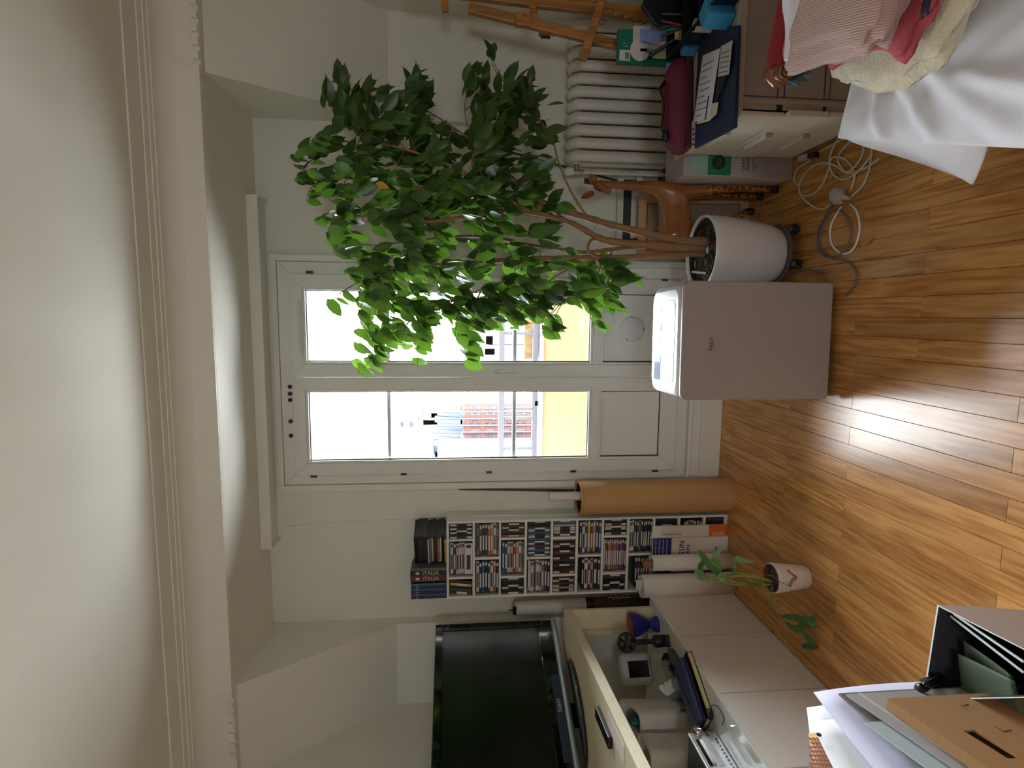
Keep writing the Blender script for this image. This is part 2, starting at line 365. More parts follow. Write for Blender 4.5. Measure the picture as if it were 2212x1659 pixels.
# lever handle, latch bar, felt dots, vent disc
IV = mat('ivory_plastic', (224, 220, 204), 0.3)
hp = at(1078, 803, Y=3.08)
hd = MB().box(hp.x-0.011, hp.x+0.011, 3.076, 3.089, hp.z-0.024, hp.z+0.024).build('handle_plate', IV, d1, w=True, bev=0.003)
q = at(1119, 803, Y=3.04)
MB().tube([(hp.x, 3.078, hp.z), (hp.x, 3.046, hp.z), (hp.x-0.001, 3.038, hp.z-0.008), (q.x, 3.040, q.z)], [0.008, 0.008, 0.0085, 0.006], 10, up=(1,0,0), squash=0.8).build('handle', IV, d1, w=True, smooth=60)
a_, b_ = at(645, 646, Y=3.08), at(645, 762, Y=3.08)
MB().tube([(a_.x, 3.088, a_.z), (a_.x, 3.074, a_.z), (b_.x, 3.074, a_.z-0.002), (b_.x, 3.088, a_.z-0.002)], 0.0055, 10).build('curtain_rod', IV, sr, w=True, smooth=60)
DOT = mat('dark_felt', (70, 62, 62), 0.95)
for py in (835.5, 850.5, 864, 910, 941):
    p = at(626.5 + (py-835)*0.02, py, Y=3.105)
    MB().cyl((p.x, 3.1055, p.z), (p.x, 3.101, p.z), 0.0115, n=18).build('felt_dot', DOT, d1, w=True)
vc = at(1366, 711, Y=3.11)
va = MB()
va.v = []; prof = [(0.0, 3.108), (0.055, 3.108), (0.068, 3.110), (0.072, 3.116)]
va.grid([[Vector((vc.x + r*math.cos(2*PI*j/40), y, vc.z + r*math.sin(2*PI*j/40))) for j in range(40)] for r, y in prof], True)
vo = va.build('vent_cover', mat('pale_plastic', (216, 217, 218), 0.35), sr, w=True, smooth=50)
for th in (0.1, PI-0.5, PI*1.5):
    c = Vector((vc.x + 0.064*math.cos(th), 3.108, vc.z + 0.064*math.sin(th)))
    MB().cyl(c, c - Vector((0, 0.003, 0)), 0.004, n=10).build('screw', mat('steel', (120, 120, 122), 0.35, metal=0.9), sr, w=True)
# ================================================================ outside: terrace, rail, houses
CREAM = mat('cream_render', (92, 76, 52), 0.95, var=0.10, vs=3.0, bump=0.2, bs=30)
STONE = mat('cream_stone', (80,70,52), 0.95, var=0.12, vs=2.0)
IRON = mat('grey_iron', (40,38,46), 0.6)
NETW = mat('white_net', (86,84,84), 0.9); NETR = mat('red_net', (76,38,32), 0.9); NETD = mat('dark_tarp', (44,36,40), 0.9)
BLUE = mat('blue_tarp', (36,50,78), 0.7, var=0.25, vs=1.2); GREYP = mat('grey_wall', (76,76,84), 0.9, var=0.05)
struct('floor_terrace', MB().box(-4, 4, YO, 4.75, -0.2, 0.12), mat('terrace_slab', (176, 170, 160), 0.9))
ty = 4.55; zt = at(1172, 850, Y=ty).z
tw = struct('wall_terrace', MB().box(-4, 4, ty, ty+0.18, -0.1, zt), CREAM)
MB().box(-4, 4, ty-0.02, ty+0.2, zt, zt+0.02).build('coping', mat('zinc_coping', (120, 122, 126), 0.4, metal=0.3), tw)
rl = thing('terrace_railing', 'grey iron railing on top of the cream terrace wall outside', 'railing', (-0.4, ty+0.09, zt+0.02))
for px in (1083, 1155):
    z = at(px, 850, Y=ty+0.09).z; MB().box(-2.2, 1.6, ty+0.07, ty+0.11, z-0.022, z+0.022).build('rail', IRON, rl, w=True)
zl = at(1155, 850, Y=ty+0.09).z; zh = at(1083, 850, Y=ty+0.09).z
for py in (968, 903, 883, 790, 720, 640):
    x = at(1120, py, Y=ty+0.09).x; MB().box(x-0.012, x+0.012, ty+0.075, ty+0.105, zl, zh).build('baluster', IRON, rl, w=True)
for xx in (-1.9, -0.72, 0.3, 1.4): MB().box(xx-0.02, xx+0.02, ty+0.07, ty+0.11, zt+0.02, zl).build('post', IRON, rl, w=True)
# board panel standing on the terrace wall
p0, p1 = at(1132, 775, Y=ty+0.14), at(1168, 690, Y=ty+0.14)
tag(MB().box(min(p0.x,p1.x), max(p0.x,p1.x), ty+0.135, ty+0.155, zt+0.02, p0.z).build('chipboard_panel', mat('osb', (86,66,38), 0.9, var=0.45, vs=26)), 'tan chipboard panel behind the terrace railing, right-hand pane', 'board')
# house under repair, far left
Y1 = 24.0
hb = thing('house_under_repair', 'distant house wrapped in red and white scaffold netting with blue roof sheets', 'building', at(1170, 915, Y=Y1))
def rect(px0, px1, py0, py1, Y): 
    p, q = at(px0, py0, Y=Y), at(px1, py1, Y=Y); return min(p.x, q.x), max(p.x, q.x), min(p.z, q.z), max(p.z, q.z)
X0, X1, Z0, Z1 = rect(1000, 1290, 874, 958, Y1)
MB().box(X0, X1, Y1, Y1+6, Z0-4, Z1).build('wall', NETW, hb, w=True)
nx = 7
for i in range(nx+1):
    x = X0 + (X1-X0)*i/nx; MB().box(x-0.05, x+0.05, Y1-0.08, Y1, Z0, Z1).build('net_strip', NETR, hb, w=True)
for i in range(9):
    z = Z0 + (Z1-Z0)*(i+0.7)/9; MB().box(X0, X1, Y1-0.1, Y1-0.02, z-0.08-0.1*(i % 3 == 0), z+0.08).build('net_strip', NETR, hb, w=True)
for i in range(9):
    for j in range(3):
        x = X0 + (X1-X0)*(j*0.33+0.12); z = Z0 + (Z1-Z0)*(i+0.25)/9
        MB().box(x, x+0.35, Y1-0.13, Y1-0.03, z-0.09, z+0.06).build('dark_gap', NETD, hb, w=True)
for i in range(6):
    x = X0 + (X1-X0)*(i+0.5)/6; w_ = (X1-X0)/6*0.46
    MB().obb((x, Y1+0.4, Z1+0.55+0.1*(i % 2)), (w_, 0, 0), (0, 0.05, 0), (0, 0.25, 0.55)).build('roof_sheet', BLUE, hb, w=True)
    MB().cyl((x-w_, Y1-0.2, Z0), (x-w_, Y1-0.2, Z1+1.3), 0.05, n=8).build('scaffold_pole', IRON, hb, w=True)
for px, py in ((932, 888), (915, 902), (905, 918)):
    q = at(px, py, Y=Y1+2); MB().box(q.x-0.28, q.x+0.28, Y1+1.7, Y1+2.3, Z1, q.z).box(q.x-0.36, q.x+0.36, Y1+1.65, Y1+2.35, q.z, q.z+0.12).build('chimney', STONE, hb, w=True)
q = at(886, 917, Y=Y1+2); MB().cyl((q.x, Y1+2, Z1+0.5), (q.x, Y1+2, q.z), 0.12, n=10).lathe([(0.2, 0), (0.3, 0.15), (0.12, 0.45), (0.25, 0.5), (0.25, 0.55)], (q.x, Y1+2, q.z-0.1), 12).build('chimney_pot', IRON, hb, w=True, smooth=40)
# gable of rubble stone beside it
gb = thing('stone_gable', 'tall distant cream gable with rough stone edge, left-hand pane', 'building', at(1170, 975, Y=22))
X0, X1, Z0, Z1 = rect(945, 1290, 968, 1010, 22.0)
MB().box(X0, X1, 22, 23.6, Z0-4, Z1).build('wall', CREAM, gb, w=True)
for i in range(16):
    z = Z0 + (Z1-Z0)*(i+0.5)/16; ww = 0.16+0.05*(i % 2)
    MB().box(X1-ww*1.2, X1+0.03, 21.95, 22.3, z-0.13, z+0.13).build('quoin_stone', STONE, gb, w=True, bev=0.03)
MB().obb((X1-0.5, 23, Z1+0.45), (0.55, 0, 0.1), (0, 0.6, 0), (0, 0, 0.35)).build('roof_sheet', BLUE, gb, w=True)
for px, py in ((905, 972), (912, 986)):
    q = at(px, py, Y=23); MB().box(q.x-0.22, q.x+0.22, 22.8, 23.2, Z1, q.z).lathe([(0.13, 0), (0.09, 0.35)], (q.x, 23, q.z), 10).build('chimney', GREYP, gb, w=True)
# pale houses behind the right-hand pane
ph = thing('pale_houses', 'pale distant houses with small windows, right-hand pane', 'building', at(1170, 690, Y=30))
for (a0, a1, b0, b1) in ((1000, 1290, 600, 668), (1025, 1290, 668, 745), (1055, 1290, 745, 812)):
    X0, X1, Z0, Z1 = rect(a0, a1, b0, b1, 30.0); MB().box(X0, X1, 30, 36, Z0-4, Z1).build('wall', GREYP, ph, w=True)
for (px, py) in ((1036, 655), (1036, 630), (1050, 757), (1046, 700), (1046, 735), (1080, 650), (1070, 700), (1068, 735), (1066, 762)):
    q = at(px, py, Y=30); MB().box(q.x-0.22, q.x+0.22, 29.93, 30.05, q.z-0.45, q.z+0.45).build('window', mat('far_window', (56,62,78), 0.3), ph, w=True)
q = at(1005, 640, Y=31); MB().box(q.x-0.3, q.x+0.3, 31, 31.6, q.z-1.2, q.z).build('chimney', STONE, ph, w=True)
# garden tree far away
gt = thing('garden_tree', 'hazy green tree between the distant houses', 'tree', at(1160, 862, Y=40))
rg = random.Random(3); tb = MB()
X0, X1, Z0, Z1 = rect(1046, 1130, 846, 876, 40.0)
LEAFD = mat('far_foliage', (40,56,42), 0.8, var=0.3, vs=4)
for k in range(260):
    th = rg.uniform(0, 2*PI); r = math.sqrt(rg.random()); c = Vector(((X0+X1)/2 + r*math.cos(th)*(X1-X0)*0.55, 40.5+rg.uniform(-.4, .4), (Z0+Z1)/2 + r*math.sin(th)*(Z1-Z0)*0.5))
    n = Vector((rg.uniform(-1,1), rg.uniform(-1,1), rg.uniform(-1,1))).normalized(); a = n.orthogonal()*rg.uniform(.08,.17); b2 = n.cross(a)
    tb.add([c-a, c+b2*0.6, c+a, c-b2*0.6], [(0,1,2,3)])
tag(tb.build('crown', LEAFD, gt, w=True), kind='stuff')
MB().cyl(((X0+X1)/2, 40.6, Z0-5), ((X0+X1)/2, 40.6, Z0+0.4), 0.15, n=8).build('trunk', IRON, gt, w=True)
# ================================================================ media shelf with discs
SHELF = mat('white_laminate', (222, 220, 212), 0.5)
sx0, sx1, sy0, sy1, sz1 = -1.527, -1.092, 2.955, 3.112, 1.556
ms = thing('media_shelf', 'tall narrow white media shelf full of discs against the back wall', 'shelf', ((sx0+sx1)/2, sy0, 0))
T = 0.013
for xa in (sx0, sx1-T): MB().box(xa, xa+T, sy0, sy1, 0, sz1).build('side_panel', SHELF, ms, w=True, bev=0.001)
MB().box(sx0+T, sx1-T, sy0, sy1, sz1-T, sz1).build('top_panel', SHELF, ms, w=True, bev=0.001)
MB().box(sx0+T, sx1-T, sy1-0.004, sy1, 0, sz1-T).build('back_panel', SHELF, ms, w=True)
edges = [969, (1021,1026), (1078,1082), (1133,1138), (1189,1194), (1243,1248), (1298.5,1303), (1353,1357.5), (1408,1412.5), (1461,1466), (1515,1520), 1567]
rows = []; ztop = sz1-T
for e in edges[1:]:
    if isinstance(e, tuple):
        za, zb_ = at(e[0], 1205, Y=sy0).z, at(e[1], 1205, Y=sy0).z
        MB().box(sx0+T, sx1-T, sy0, sy1-0.004, zb_, za).build('shelf_board', SHELF, ms, w=True)
        rows.append((za, ztop)); ztop = zb_
    else:
        za = 0.016; MB().box(sx0+T, sx1-T, sy0, sy1-0.004, 0.002, za).build('shelf_board', SHELF, ms, w=True); rows.append((za, ztop))
PAL = dict(black=(20,19,20), white=(206,203,198), grey=(120,120,122), charcoal=(52,52,56), navy=(36,44,78), blue=(48,84,136), teal=(58,104,122), red=(160,40,40), maroon=(86,30,32), brown=(96,64,48), orange=(176,98,44), tan=(176,142,104), beige=(196,182,156), pink=(196,164,160), yellow=(206,172,44), purple=(78,52,74), mauve=(132,104,126), green=(60,74,58))
CASE = mat('disc_case', (40, 40, 44), 0.25)
def pm_(c): return mat('spine_'+c, PAL[c], 0.4)
ORD = ['first','second','third','fourth','fifth','sixth','seventh','eighth','ninth','tenth','eleventh','twelfth','thirteenth','fourteenth','fifteenth','sixteenth','seventeenth','eighteenth','nineteenth','twentieth']
RN = ['top','second','third','fourth','fifth','sixth','seventh','eighth','ninth','tenth','bottom']
dm = {}
def disc(kind, c, t, c2, lab, grp, loc, R=None):
    """one case: kind cd stands upright, kind dvd lies flat; spine towards the room"""
    key = (kind, c, round(t, 4), c2)
    if key not in dm:
        m = MB()
        if kind == 'cd':
            h, d = 0.124, 0.140; m.box(-t/2+.0003, t/2-.0003, 0, d, 0, h); m.k = 1; m.box(-t/2+.0012, t/2-.0012, -0.0005, 0.0008, 0.004, h-0.004)
            m.k = 2; m.box(-t/2+.0014, t/2-.0014, -0.0008, 0, 0.03, 0.085)
        elif kind == 'dvd':
            h, d = 0.181, 0.135; m.box(-h/2, h/2, 0, d, 0.0003, t-.0003); m.k = 1; m.box(-h/2+.004, h/2-.004, -0.0005, 0.0008, 0.0008, t-.0008)
            m.k = 2; m.box(-h/2+.03, h/2-.07, -0.0009, 0, t*.25, t*.75); m.box(h/2-.03, h/2-.012, -0.0009, 0, t*.2, t*.8)
        else:
            h, d = 0.190, 0.135; m.box(-t/2+.0003, t/2-.0003, 0, d, 0, h); m.k = 1; m.box(-t/2+.001, t/2-.001, -0.0005, 0.0008, 0.004, h-.004)
            m.k = 2; m.box(-t/2+.002, t/2-.002, -0.0009, 0, 0.150, 0.165)
        o = m.build('disc_case', [CASE, pm_(c), pm_(c2)]); dm[key] = o
    else:
        o = dm[key].copy(); COL.objects.link(o)
    o.matrix_world = Matrix.Translation(Vector(loc)) @ (R if R is not None else Matrix())
    tag(o, lab, 'disc case', grp); return o
def xs(r, py): return at((969+1021)/2 + 55.2*r, py, Y=sy0).x
def divider(r, ya, yb):
    a, b_ = sorted((xs(r, ya), xs(r, yb))); MB().box(a, b_, sy0+0.001, sy1-0.004, rows[r][0], rows[r][1]).build('divider', SHELF, ms, w=True)
def cds(r, ya, yb, cols, side, tilt=0):
    x0, x1 = xs(r, yb)+0.0012, xs(r, ya)-0.0012; n = len(cols); t = (x1-x0-(0.02 if tilt else 0))/n
    for i, c in enumerate(cols):
        c2 = 'black' if c in ('white', 'beige', 'grey') else ('white' if i % 3 == 0 else c)
        R = Matrix.Rotation(math.radians(tilt), 4, 'Y') if tilt else None
        disc('cd', c, t, c2, f'{c} disc case, {ORD[i]} from left, {RN[r]} row {side} compartment of white media shelf', 'upright discs in the media shelf', (x0 + t*(i+.5), sy0+0.012+0.002*((i*7) % 3), rows[r][0]+(0.0015 if tilt else 0.0004)), R)
def dvds(r, ya, yb, cols, side, thick=None):
    """cols from the top of the pile down"""
    x0, x1 = max(sx0+T, xs(r, yb)), min(sx1-T, xs(r, ya)); z = rows[r][0]+0.0004; H = rows[r][1]-rows[r][0]-0.006; u = H/sum((thick or {}).get(i, 1) for i in range(len(cols)))
    u = min(u, 0.0152)
    for k, (i, c) in enumerate(reversed(list(enumerate(cols)))):
        t = u*(thick or {}).get(i, 1)
        disc('dvd', c, t, 'white' if c not in ('white', 'grey', 'pink') else 'charcoal', f'{c} disc case lying flat, {ORD[k]} from bottom, {RN[r]} row {side} compartment of media shelf', 'flat piles of discs in the media shelf', ((x0+x1)/2 + 0.002*((k*5) % 3-1), sy0+0.010+0.003*((k*7) % 3), z)); z += t
divider(0, 1165.5, 1169.5); divider(0, 1247, 1251.5); divider(1, 1204, 1209); divider(2, 1162, 1166.5); divider(2, 1244.5, 1249); divider(3, 1203.5, 1208)
divider(4, 1160, 1164.5); divider(4, 1240.5, 1245); divider(5, 1198.5, 1203); divider(6, 1157, 1161.5); divider(6, 1236.5, 1241); divider(7, 1195.5, 1200)
cds(0, 1129, 1165.5, 'white black white black white black white black grey white'.split()[:8], 'right')
dvds(0, 1169.5, 1247, 'white charcoal pink white pink white'.split(), 'middle', {5: 2.8})
cds(0, 1251.5, 1289, 'charcoal green black yellow maroon'.split(), 'left', 7)
dvds(1, 1127, 1204, 'grey brown navy navy orange tan white grey'.split(), 'right')
dvds(1, 1209, 1288, 'white navy blue black charcoal white orange black'.split(), 'left')
cds(2, 1127, 1162, 'orange black brown black white brown black beige'.split(), 'right')
dvds(2, 1166.5, 1244.5, 'blue blue white pink red tan white grey'.split(), 'middle')
cds(2, 1249, 1286, 'maroon black white black black charcoal black'.split(), 'left')
cds(3, 1126, 1203.5, 'teal white teal white purple white blue teal white grey blue white teal black black charcoal'.split(), 'right')
dvds(3, 1208, 1285, 'beige white grey white pink mauve purple black'.split(), 'left')
cds(4, 1124, 1160, 'navy white beige white pink teal teal'.split(), 'right')
cds(4, 1164.5, 1240.5, 'beige maroon black green black charcoal white black brown maroon black beige brown black tan'.split(), 'middle')
cds(4, 1245, 1284, 'beige white tan beige green white brown maroon'.split(), 'left')
dvds(5, 1123, 1198.5, 'charcoal white blue yellow brown tan charcoal blue'.split(), 'right')
dvds(5, 1203, 1282, 'black white brown pink charcoal charcoal'.split(), 'left', {1: 1.3, 4: 1.6})
cds(6, 1122, 1157, 'white black white pink white black charcoal'.split(), 'right')
dvds(6, 1161.5, 1236.5, 'beige brown orange tan mauve mauve orange mauve purple mauve purple maroon'.split(), 'middle')
cds(6, 1241, 1280, 'black charcoal white black black purple maroon'.split(), 'left')
dvds(7, 1121, 1195.5, 'white white charcoal charcoal grey charcoal black charcoal black charcoal'.split(), 'right')
dvds(7, 1200, 1279, 'purple purple charcoal brown brown black'.split(), 'left')
cds(8, 1120, 1180, 'black black white black charcoal blue black black navy'.split(), 'right')
dvds(9, 1120, 1196, 'charcoal brown pink white black charcoal brown'.split(), 'right')
cds(10, 1120, 1180, 'black navy black charcoal black navy black black charcoal'.split(), 'right')
# on top of the shelf
for i, c in enumerate('navy blue navy blue navy teal'.split()):
    disc('box', c, 0.0145, 'grey', f'{c} disc case standing on top of the media shelf, {ORD[i]} from left', 'blue discs on top of the shelf', (sx0+0.008+0.0148*i, sy0+0.012, sz1+0.0005))
GOLD = mat('gold_print', (206, 190, 150), 0.5)
def boxset(xa, xb, c, lab):
    b_ = thing('box_set', lab, 'box set', ((xa+xb)/2, sy0+0.008, sz1))
    MB().box(xa, xb, sy0+0.008, sy0+0.15, sz1+0.0005, sz1+0.193).build('slipcase', mat('box_'+c, PAL[c], 0.35), b_, w=True, bev=0.0015)
    text('title', 'ITALIA', 0.030, GOLD, b_, frame(((xa+xb)/2, sy0+0.0075, sz1+0.085), (0,0,-1), (1,0,0)), w=True)
    m = MB(); m.ball(((xa+xb)/2, sy0+0.0078, sz1+0.155), 0.008, 0.001, 0.011, 10, 6); m.build('emblem', GOLD, b_, w=True)
boxset(sx0+0.0985, sx0+0.134, 'maroon', 'dark red disc box set titled in gold on top of the media shelf')
boxset(sx0+0.1355, sx0+0.158, 'black', 'black disc box set titled in gold beside the dark red one')
tag(MB().box(sx0+0.1595, sx0+0.175, sy0+0.008, sy0+0.14, sz1+0.0005, sz1+0.186).build('disc_case', mat('smoke_case', (86, 88, 92), 0.25), bev=0.001), 'smoke grey case standing beside the black box set on the shelf', 'disc case')
R = Matrix.Rotation(math.radians(-24), 4, 'Z'); z = sz1+0.0005
for k, (c, t) in enumerate((('yellow',.012),('black',.014),('white',.010),('tan',.012),('maroon',.012),('brown',.010),('white',.010),('grey',.012),('white',.010),('charcoal',.026),('charcoal',.024),('black',.020))):
    o = MB(); o.box(-0.095, 0.095, -0.068, 0.068, 0, t-.0006); o.k = 1; o.box(-0.09, 0.09, -0.0685, -0.066, 0.001, t-.0015).box(-0.0955, -0.093, -0.06, 0.06, 0.001, t-.0015)
    q = o.build('disc_case', [CASE, pm_(c)]); q.matrix_world = Matrix.Translation((sx0+0.287+0.004*((k*3) % 4), sy0+0.094, z)) @ R @ Matrix.Rotation(0.03*((k*5) % 3-1), 4, 'Z')
    tag(q, f'{c} case lying in the slanted pile on top of the media shelf, {ORD[k]} from bottom', 'disc case', 'slanted pile on top of the shelf'); z += t
# thin white cable down the wall beside the shelf
pts = [at(615, 1137, Y=3.114), at(780, 1126, Y=3.112), at(960, 1117, Y=3.108), Vector((-1.082, 3.00, 1.40)), Vector((-1.082, 2.99, 0.95)), Vector((-1.083, 2.985, 0.30)), Vector((-1.084, 2.99, 0.03))]
tag(MB().tube(smooth_path(pts, 6), 0.0022, 6).build('wall_cable', PAINT, smooth=180), 'thin white cable running down the wall to the media shelf', 'cable')

# ================================================================ drawing pads and rolls in front of the shelf
PAPER = mat('white_paper', (222, 214, 206), 0.85); NAVY = mat('navy_print', (34, 36, 118), 0.6); ORANGE = mat('orange_print', (222, 104, 32), 0.6)
INKG = mat('grey_print', (120, 118, 116), 0.8)
def xp(py, V_=1500, Y=2.947): return at(V_, py, Y=Y).x
zt = at(1408, 1150, Y=2.95).z
pa = thing('drawing_pad', 'narrow white drawing pad with orange foot leaning on the media shelf', 'pad', (xp(1146), 2.947, 0))
xa, xb = xp(1160), xp(1134)
MB().box(xa, xb, 2.942, 2.953, 0.004, zt).build('pad_block', PAPER, pa, w=True)
zo = at(1530, 1150, Y=2.945).z
MB().box(xa, xb, 2.9412, 2.9418, 0.004, zo).build('orange_band', ORANGE, pa, w=True)
text('print', 'Clairefontaine', 0.021, INKG, pa, frame(((xa+xb)/2-0.012, 2.9415, at(1450, 1150, Y=2.945).z), (0,0,-1), (1,0,0)), w=True)
for k in range(2): text('print', 'papier dessin', 0.013, PAPER, pa, frame(((xa+xb)/2-0.022+0.012*k, 2.9408, zo*0.5), (0,0,-1), (1,0,0)), w=True)
pb = thing('drawing_pad', 'wide white drawing pad with navy head and title, behind paper roll', 'pad', (xp(1190), 2.937, 0))
xa, xb = xp(1232, Y=2.935), xp(1160, Y=2.935)
MB().box(xa, xb, 2.930, 2.940, 0.002, zt-0.003).build('pad_block', PAPER, pb, w=True)
zn = at(1450, 1175, Y=2.93).z
MB().box(xa, xb, 2.9292, 2.9298, zn, zt-0.003).build('navy_band', NAVY, pb, w=True)
MB().box(xa, xb, 2.9292, 2.9298, zn-0.005, zn).build('yellow_line', mat('yellow_print', (214, 176, 60), 0.6), pb, w=True)
text('print', 'DESSIN', 0.042, NAVY, pb, frame((xp(1167, Y=2.93), 2.929, at(1473.5, 1180, Y=2.93).z), (1,0,0), (0,0,1)), align='RIGHT', w=True)
text('print', 'À GRAIN', 0.032, NAVY, pb, frame((xp(1176, Y=2.93), 2.929, at(1486, 1180, Y=2.93).z), (1,0,0), (0,0,1)), align='RIGHT', w=True)
text('print', 'cansoline', 0.022, NAVY, pb, frame((xp(1181, Y=2.93), 2.929, at(1546, 1180, Y=2.93).z), (1,0,0), (0,0,1)), align='RIGHT', w=True)
for k in range(4): text('print', 'papier blanc à grain', 0.011, PAPER, pb, frame((xp(1180, Y=2.93), 2.9288, at(1440-8*k, 1180, Y=2.93).z), (1,0,0), (0,0,1)), w=True)
def roll(name, lab, c, r, h, m, turns=1.35, t=0.0012, inner=0.75, lean=(0,0)):
    """a sheet rolled up on end: spiral section"""
    n = 64; rows_ = []
    prof = []
    for i in range(n+1):
        a = 2*PI*turns*i/n; rr = r*(inner + (1-inner)*i/n) if i < n*0.35 else r*(inner + (1-inner)*min(1, (i/n)*1.1)); prof.append((a, rr))
    for z in (0.0, h*0.5, h):
        rows_.append([Vector((rr*math.cos(a-2.2) + lean[0]*z/h, rr*math.sin(a-2.2) + lean[1]*z/h, z)) for a, rr in prof])
    o = thing(name, lab, 'roll', c)
    s_ = MB().grid(rows_).build('rolled_sheet', m, o, smooth=180, solid=t)
    return o
c1 = (at(1500, 1236, Y=2.88).x - 0.068, 2.880, 0.0)
r1 = roll('paper_roll', 'wide white paper roll standing open-topped at the end of the cabinet', c1, 0.066, at(1392, 1271, Y=2.82).z, PAPER)
tag(MB().box(-0.02, 0.035, -0.004, -0.002, 0.05, at(1384, 1271, Y=2.8).z).build('inner_sheet', PAPER, r1))
c2 = (at(1500, 1214, Y=2.87).x, 2.878, 0.0)
r2 = roll('paper_roll', 'slim white paper roll standing between the drawing pad and the wide roll', c2, 0.044, at(1410, 1214, Y=2.85).z, PAPER, inner=0.85)
tag(MB().cyl((-0.006, 0, 0.02), (-0.006, 0, at(1391, 1216, Y=2.87).z), 0.021, n=20).build('copper_tube', mat('copper_card', (150, 104, 80), 0.5), r2, smooth=40), 'copper coloured inner tube')
# kraft tube with a roll and a slat in it
KRAFT = mat('kraft_card', (190, 146, 96), 0.8, var=0.06, vs=20, stretch=(1, 1, 0.1))
kc = Vector((-0.982, 2.970, 0)); kh = at(1256, 1077, Y=2.885).z
kt = thing('kraft_tube', 'thick brown cardboard tube standing beside the French window', 'tube', kc)
MB().lathe([(0.083, 0.004), (0.091, 0), (0.091, kh), (0.083, kh), (0.083, 0.004)], (0,0,0), 48, cap=False).lathe([(0.0, 0.003), (0.083, 0.003)], (0,0,0), 48, cap=False).build('tube_wall', KRAFT, kt, smooth=40)
tag(MB().lathe([(0.0915, kh-0.016), (0.0922, kh-0.014), (0.0915, kh-0.012)], (0,0,0), 48, cap=False).build('rim_line', mat('kraft_edge', (160, 118, 74), 0.85), kt, smooth=180))
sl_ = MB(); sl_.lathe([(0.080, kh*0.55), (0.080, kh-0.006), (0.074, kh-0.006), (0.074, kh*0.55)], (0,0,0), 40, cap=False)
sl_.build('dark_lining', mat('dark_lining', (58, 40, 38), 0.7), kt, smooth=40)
pr = thing('poster_roll', 'narrow white poster roll sticking out of the kraft tube', 'roll', kc + Vector((0.012, -0.005, 0.02)))
zr = at(1187, 1063, Y=2.96).z
MB().lathe([(0.0, 0.0), (0.024, 0.0), (0.024, zr-0.02), (0.021, zr-0.02), (0.019, zr-0.05)], (0,0,0), 28, cap=False).build('rolled_sheet', PAPER, pr, smooth=40)
MB().lathe([(0.0245, zr-0.062), (0.025, zr-0.06), (0.0245, zr-0.058)], (0,0,0), 28, cap=False).build('paper_edge', PAPER, pr, smooth=180)
tp = at(991, 1056.5, Y=3.108); bt = Vector((-0.985, 3.030, 0.10))
st = thing('wooden_stick', 'thin tapering dark wood slat leaning out of the kraft tube to the wall', 'slat', bt)
MB().add([bt+Vector((-.012,-.004,0)), bt+Vector((.012,-.004,0)), bt+Vector((.012,.004,0)), bt+Vector((-.012,.004,0)), tp+Vector((-.005,-.003,0)), tp+Vector((.004,-.003,0)), tp+Vector((.004,.003,0)), tp+Vector((-.005,.003,0))], [(0,3,2,1),(4,5,6,7),(0,1,5,4),(1,2,6,5),(2,3,7,6),(3,0,4,7)]).build('stick', mat('dark_wood', (84, 48, 32), 0.5, var=0.2, vs=12), st, w=True)

# ================================================================ low white cabinets on the left
WL = mat('white_cabinet', (228, 222, 218), 0.35); GLOSSW = mat('white_gloss_top', (226, 228, 222), 0.06, coat=0.6)
CX = -1.495
for k, (ya, yb, lab) in enumerate(((2.459, 2.845, 'low white cabinet nearest the window wall, under the blue goblet'), (2.043, 2.456, 'middle low white cabinet, under the navy case'), (1.655, 2.040, 'low white cabinet under the silver stereo'), (1.20, 1.652, 'low white cabinet nearest the viewer, behind the stacked papers'))):
    cb = thing('low_cabinet', lab, 'cabinet', (CX-0.3, (ya+yb)/2, 0), group='low white cabinets')
    MB().box(XL+0.03, CX-0.018, ya+0.001, yb-0.001, 0.0, 0.452).build('carcass', WL, cb, w=True)
    MB().box(CX-0.017, CX, ya+0.0015, yb-0.0015, 0.003, 0.453).build('door', WL, cb, w=True, bev=0.0012)
tp_ = MB().box(XL+0.02, CX-0.001, 1.20, 2.845, 0.4535, 0.469)
tag(tp_.build('cabinet_top', GLOSSW, bev=0.0015), 'long glossy white top running over the low cabinets', 'worktop')
# cream television bench standing on them
BENCH = mat('cream_laminate', (218, 208, 178), 0.5, var=0.04, vs=30, stretch=(1, 12, 1)); BENCHD = mat('cream_inside', (206, 196, 168), 0.6)
BO = Vector((-1.533, 2.812, 0.469)); BR = Matrix(((0.1134, -0.9936, 0), (-0.9936, -0.1134, 0), (0, 0, 1)))  # local x: along the front towards the viewer, local y: into the wall
tb_ = thing('tv_bench', 'cream television bench with an open niche standing on the low cabinets', 'bench', BO, R=BR)
BL, BD, BH = 1.46, 0.48, 0.475
MB().box(0, BL, 0, BD, BH-0.042, BH).build('top_panel', BENCH, tb_, bev=0.001)
MB().box(0, 0.022, 0.0, 0.10, 0, BH-0.042).build('side_panel', BENCH, tb_, bev=0.001)
MB().box(BL-0.022, BL, 0.15, BD, 0, BH-0.042).build('side_panel', BENCH, tb_, bev=0.001)
MB().box(0.0, 0.055, 0.1005, 0.120, 0, BH-0.042).build('back_strip', BENCHD, tb_, bev=0.001)

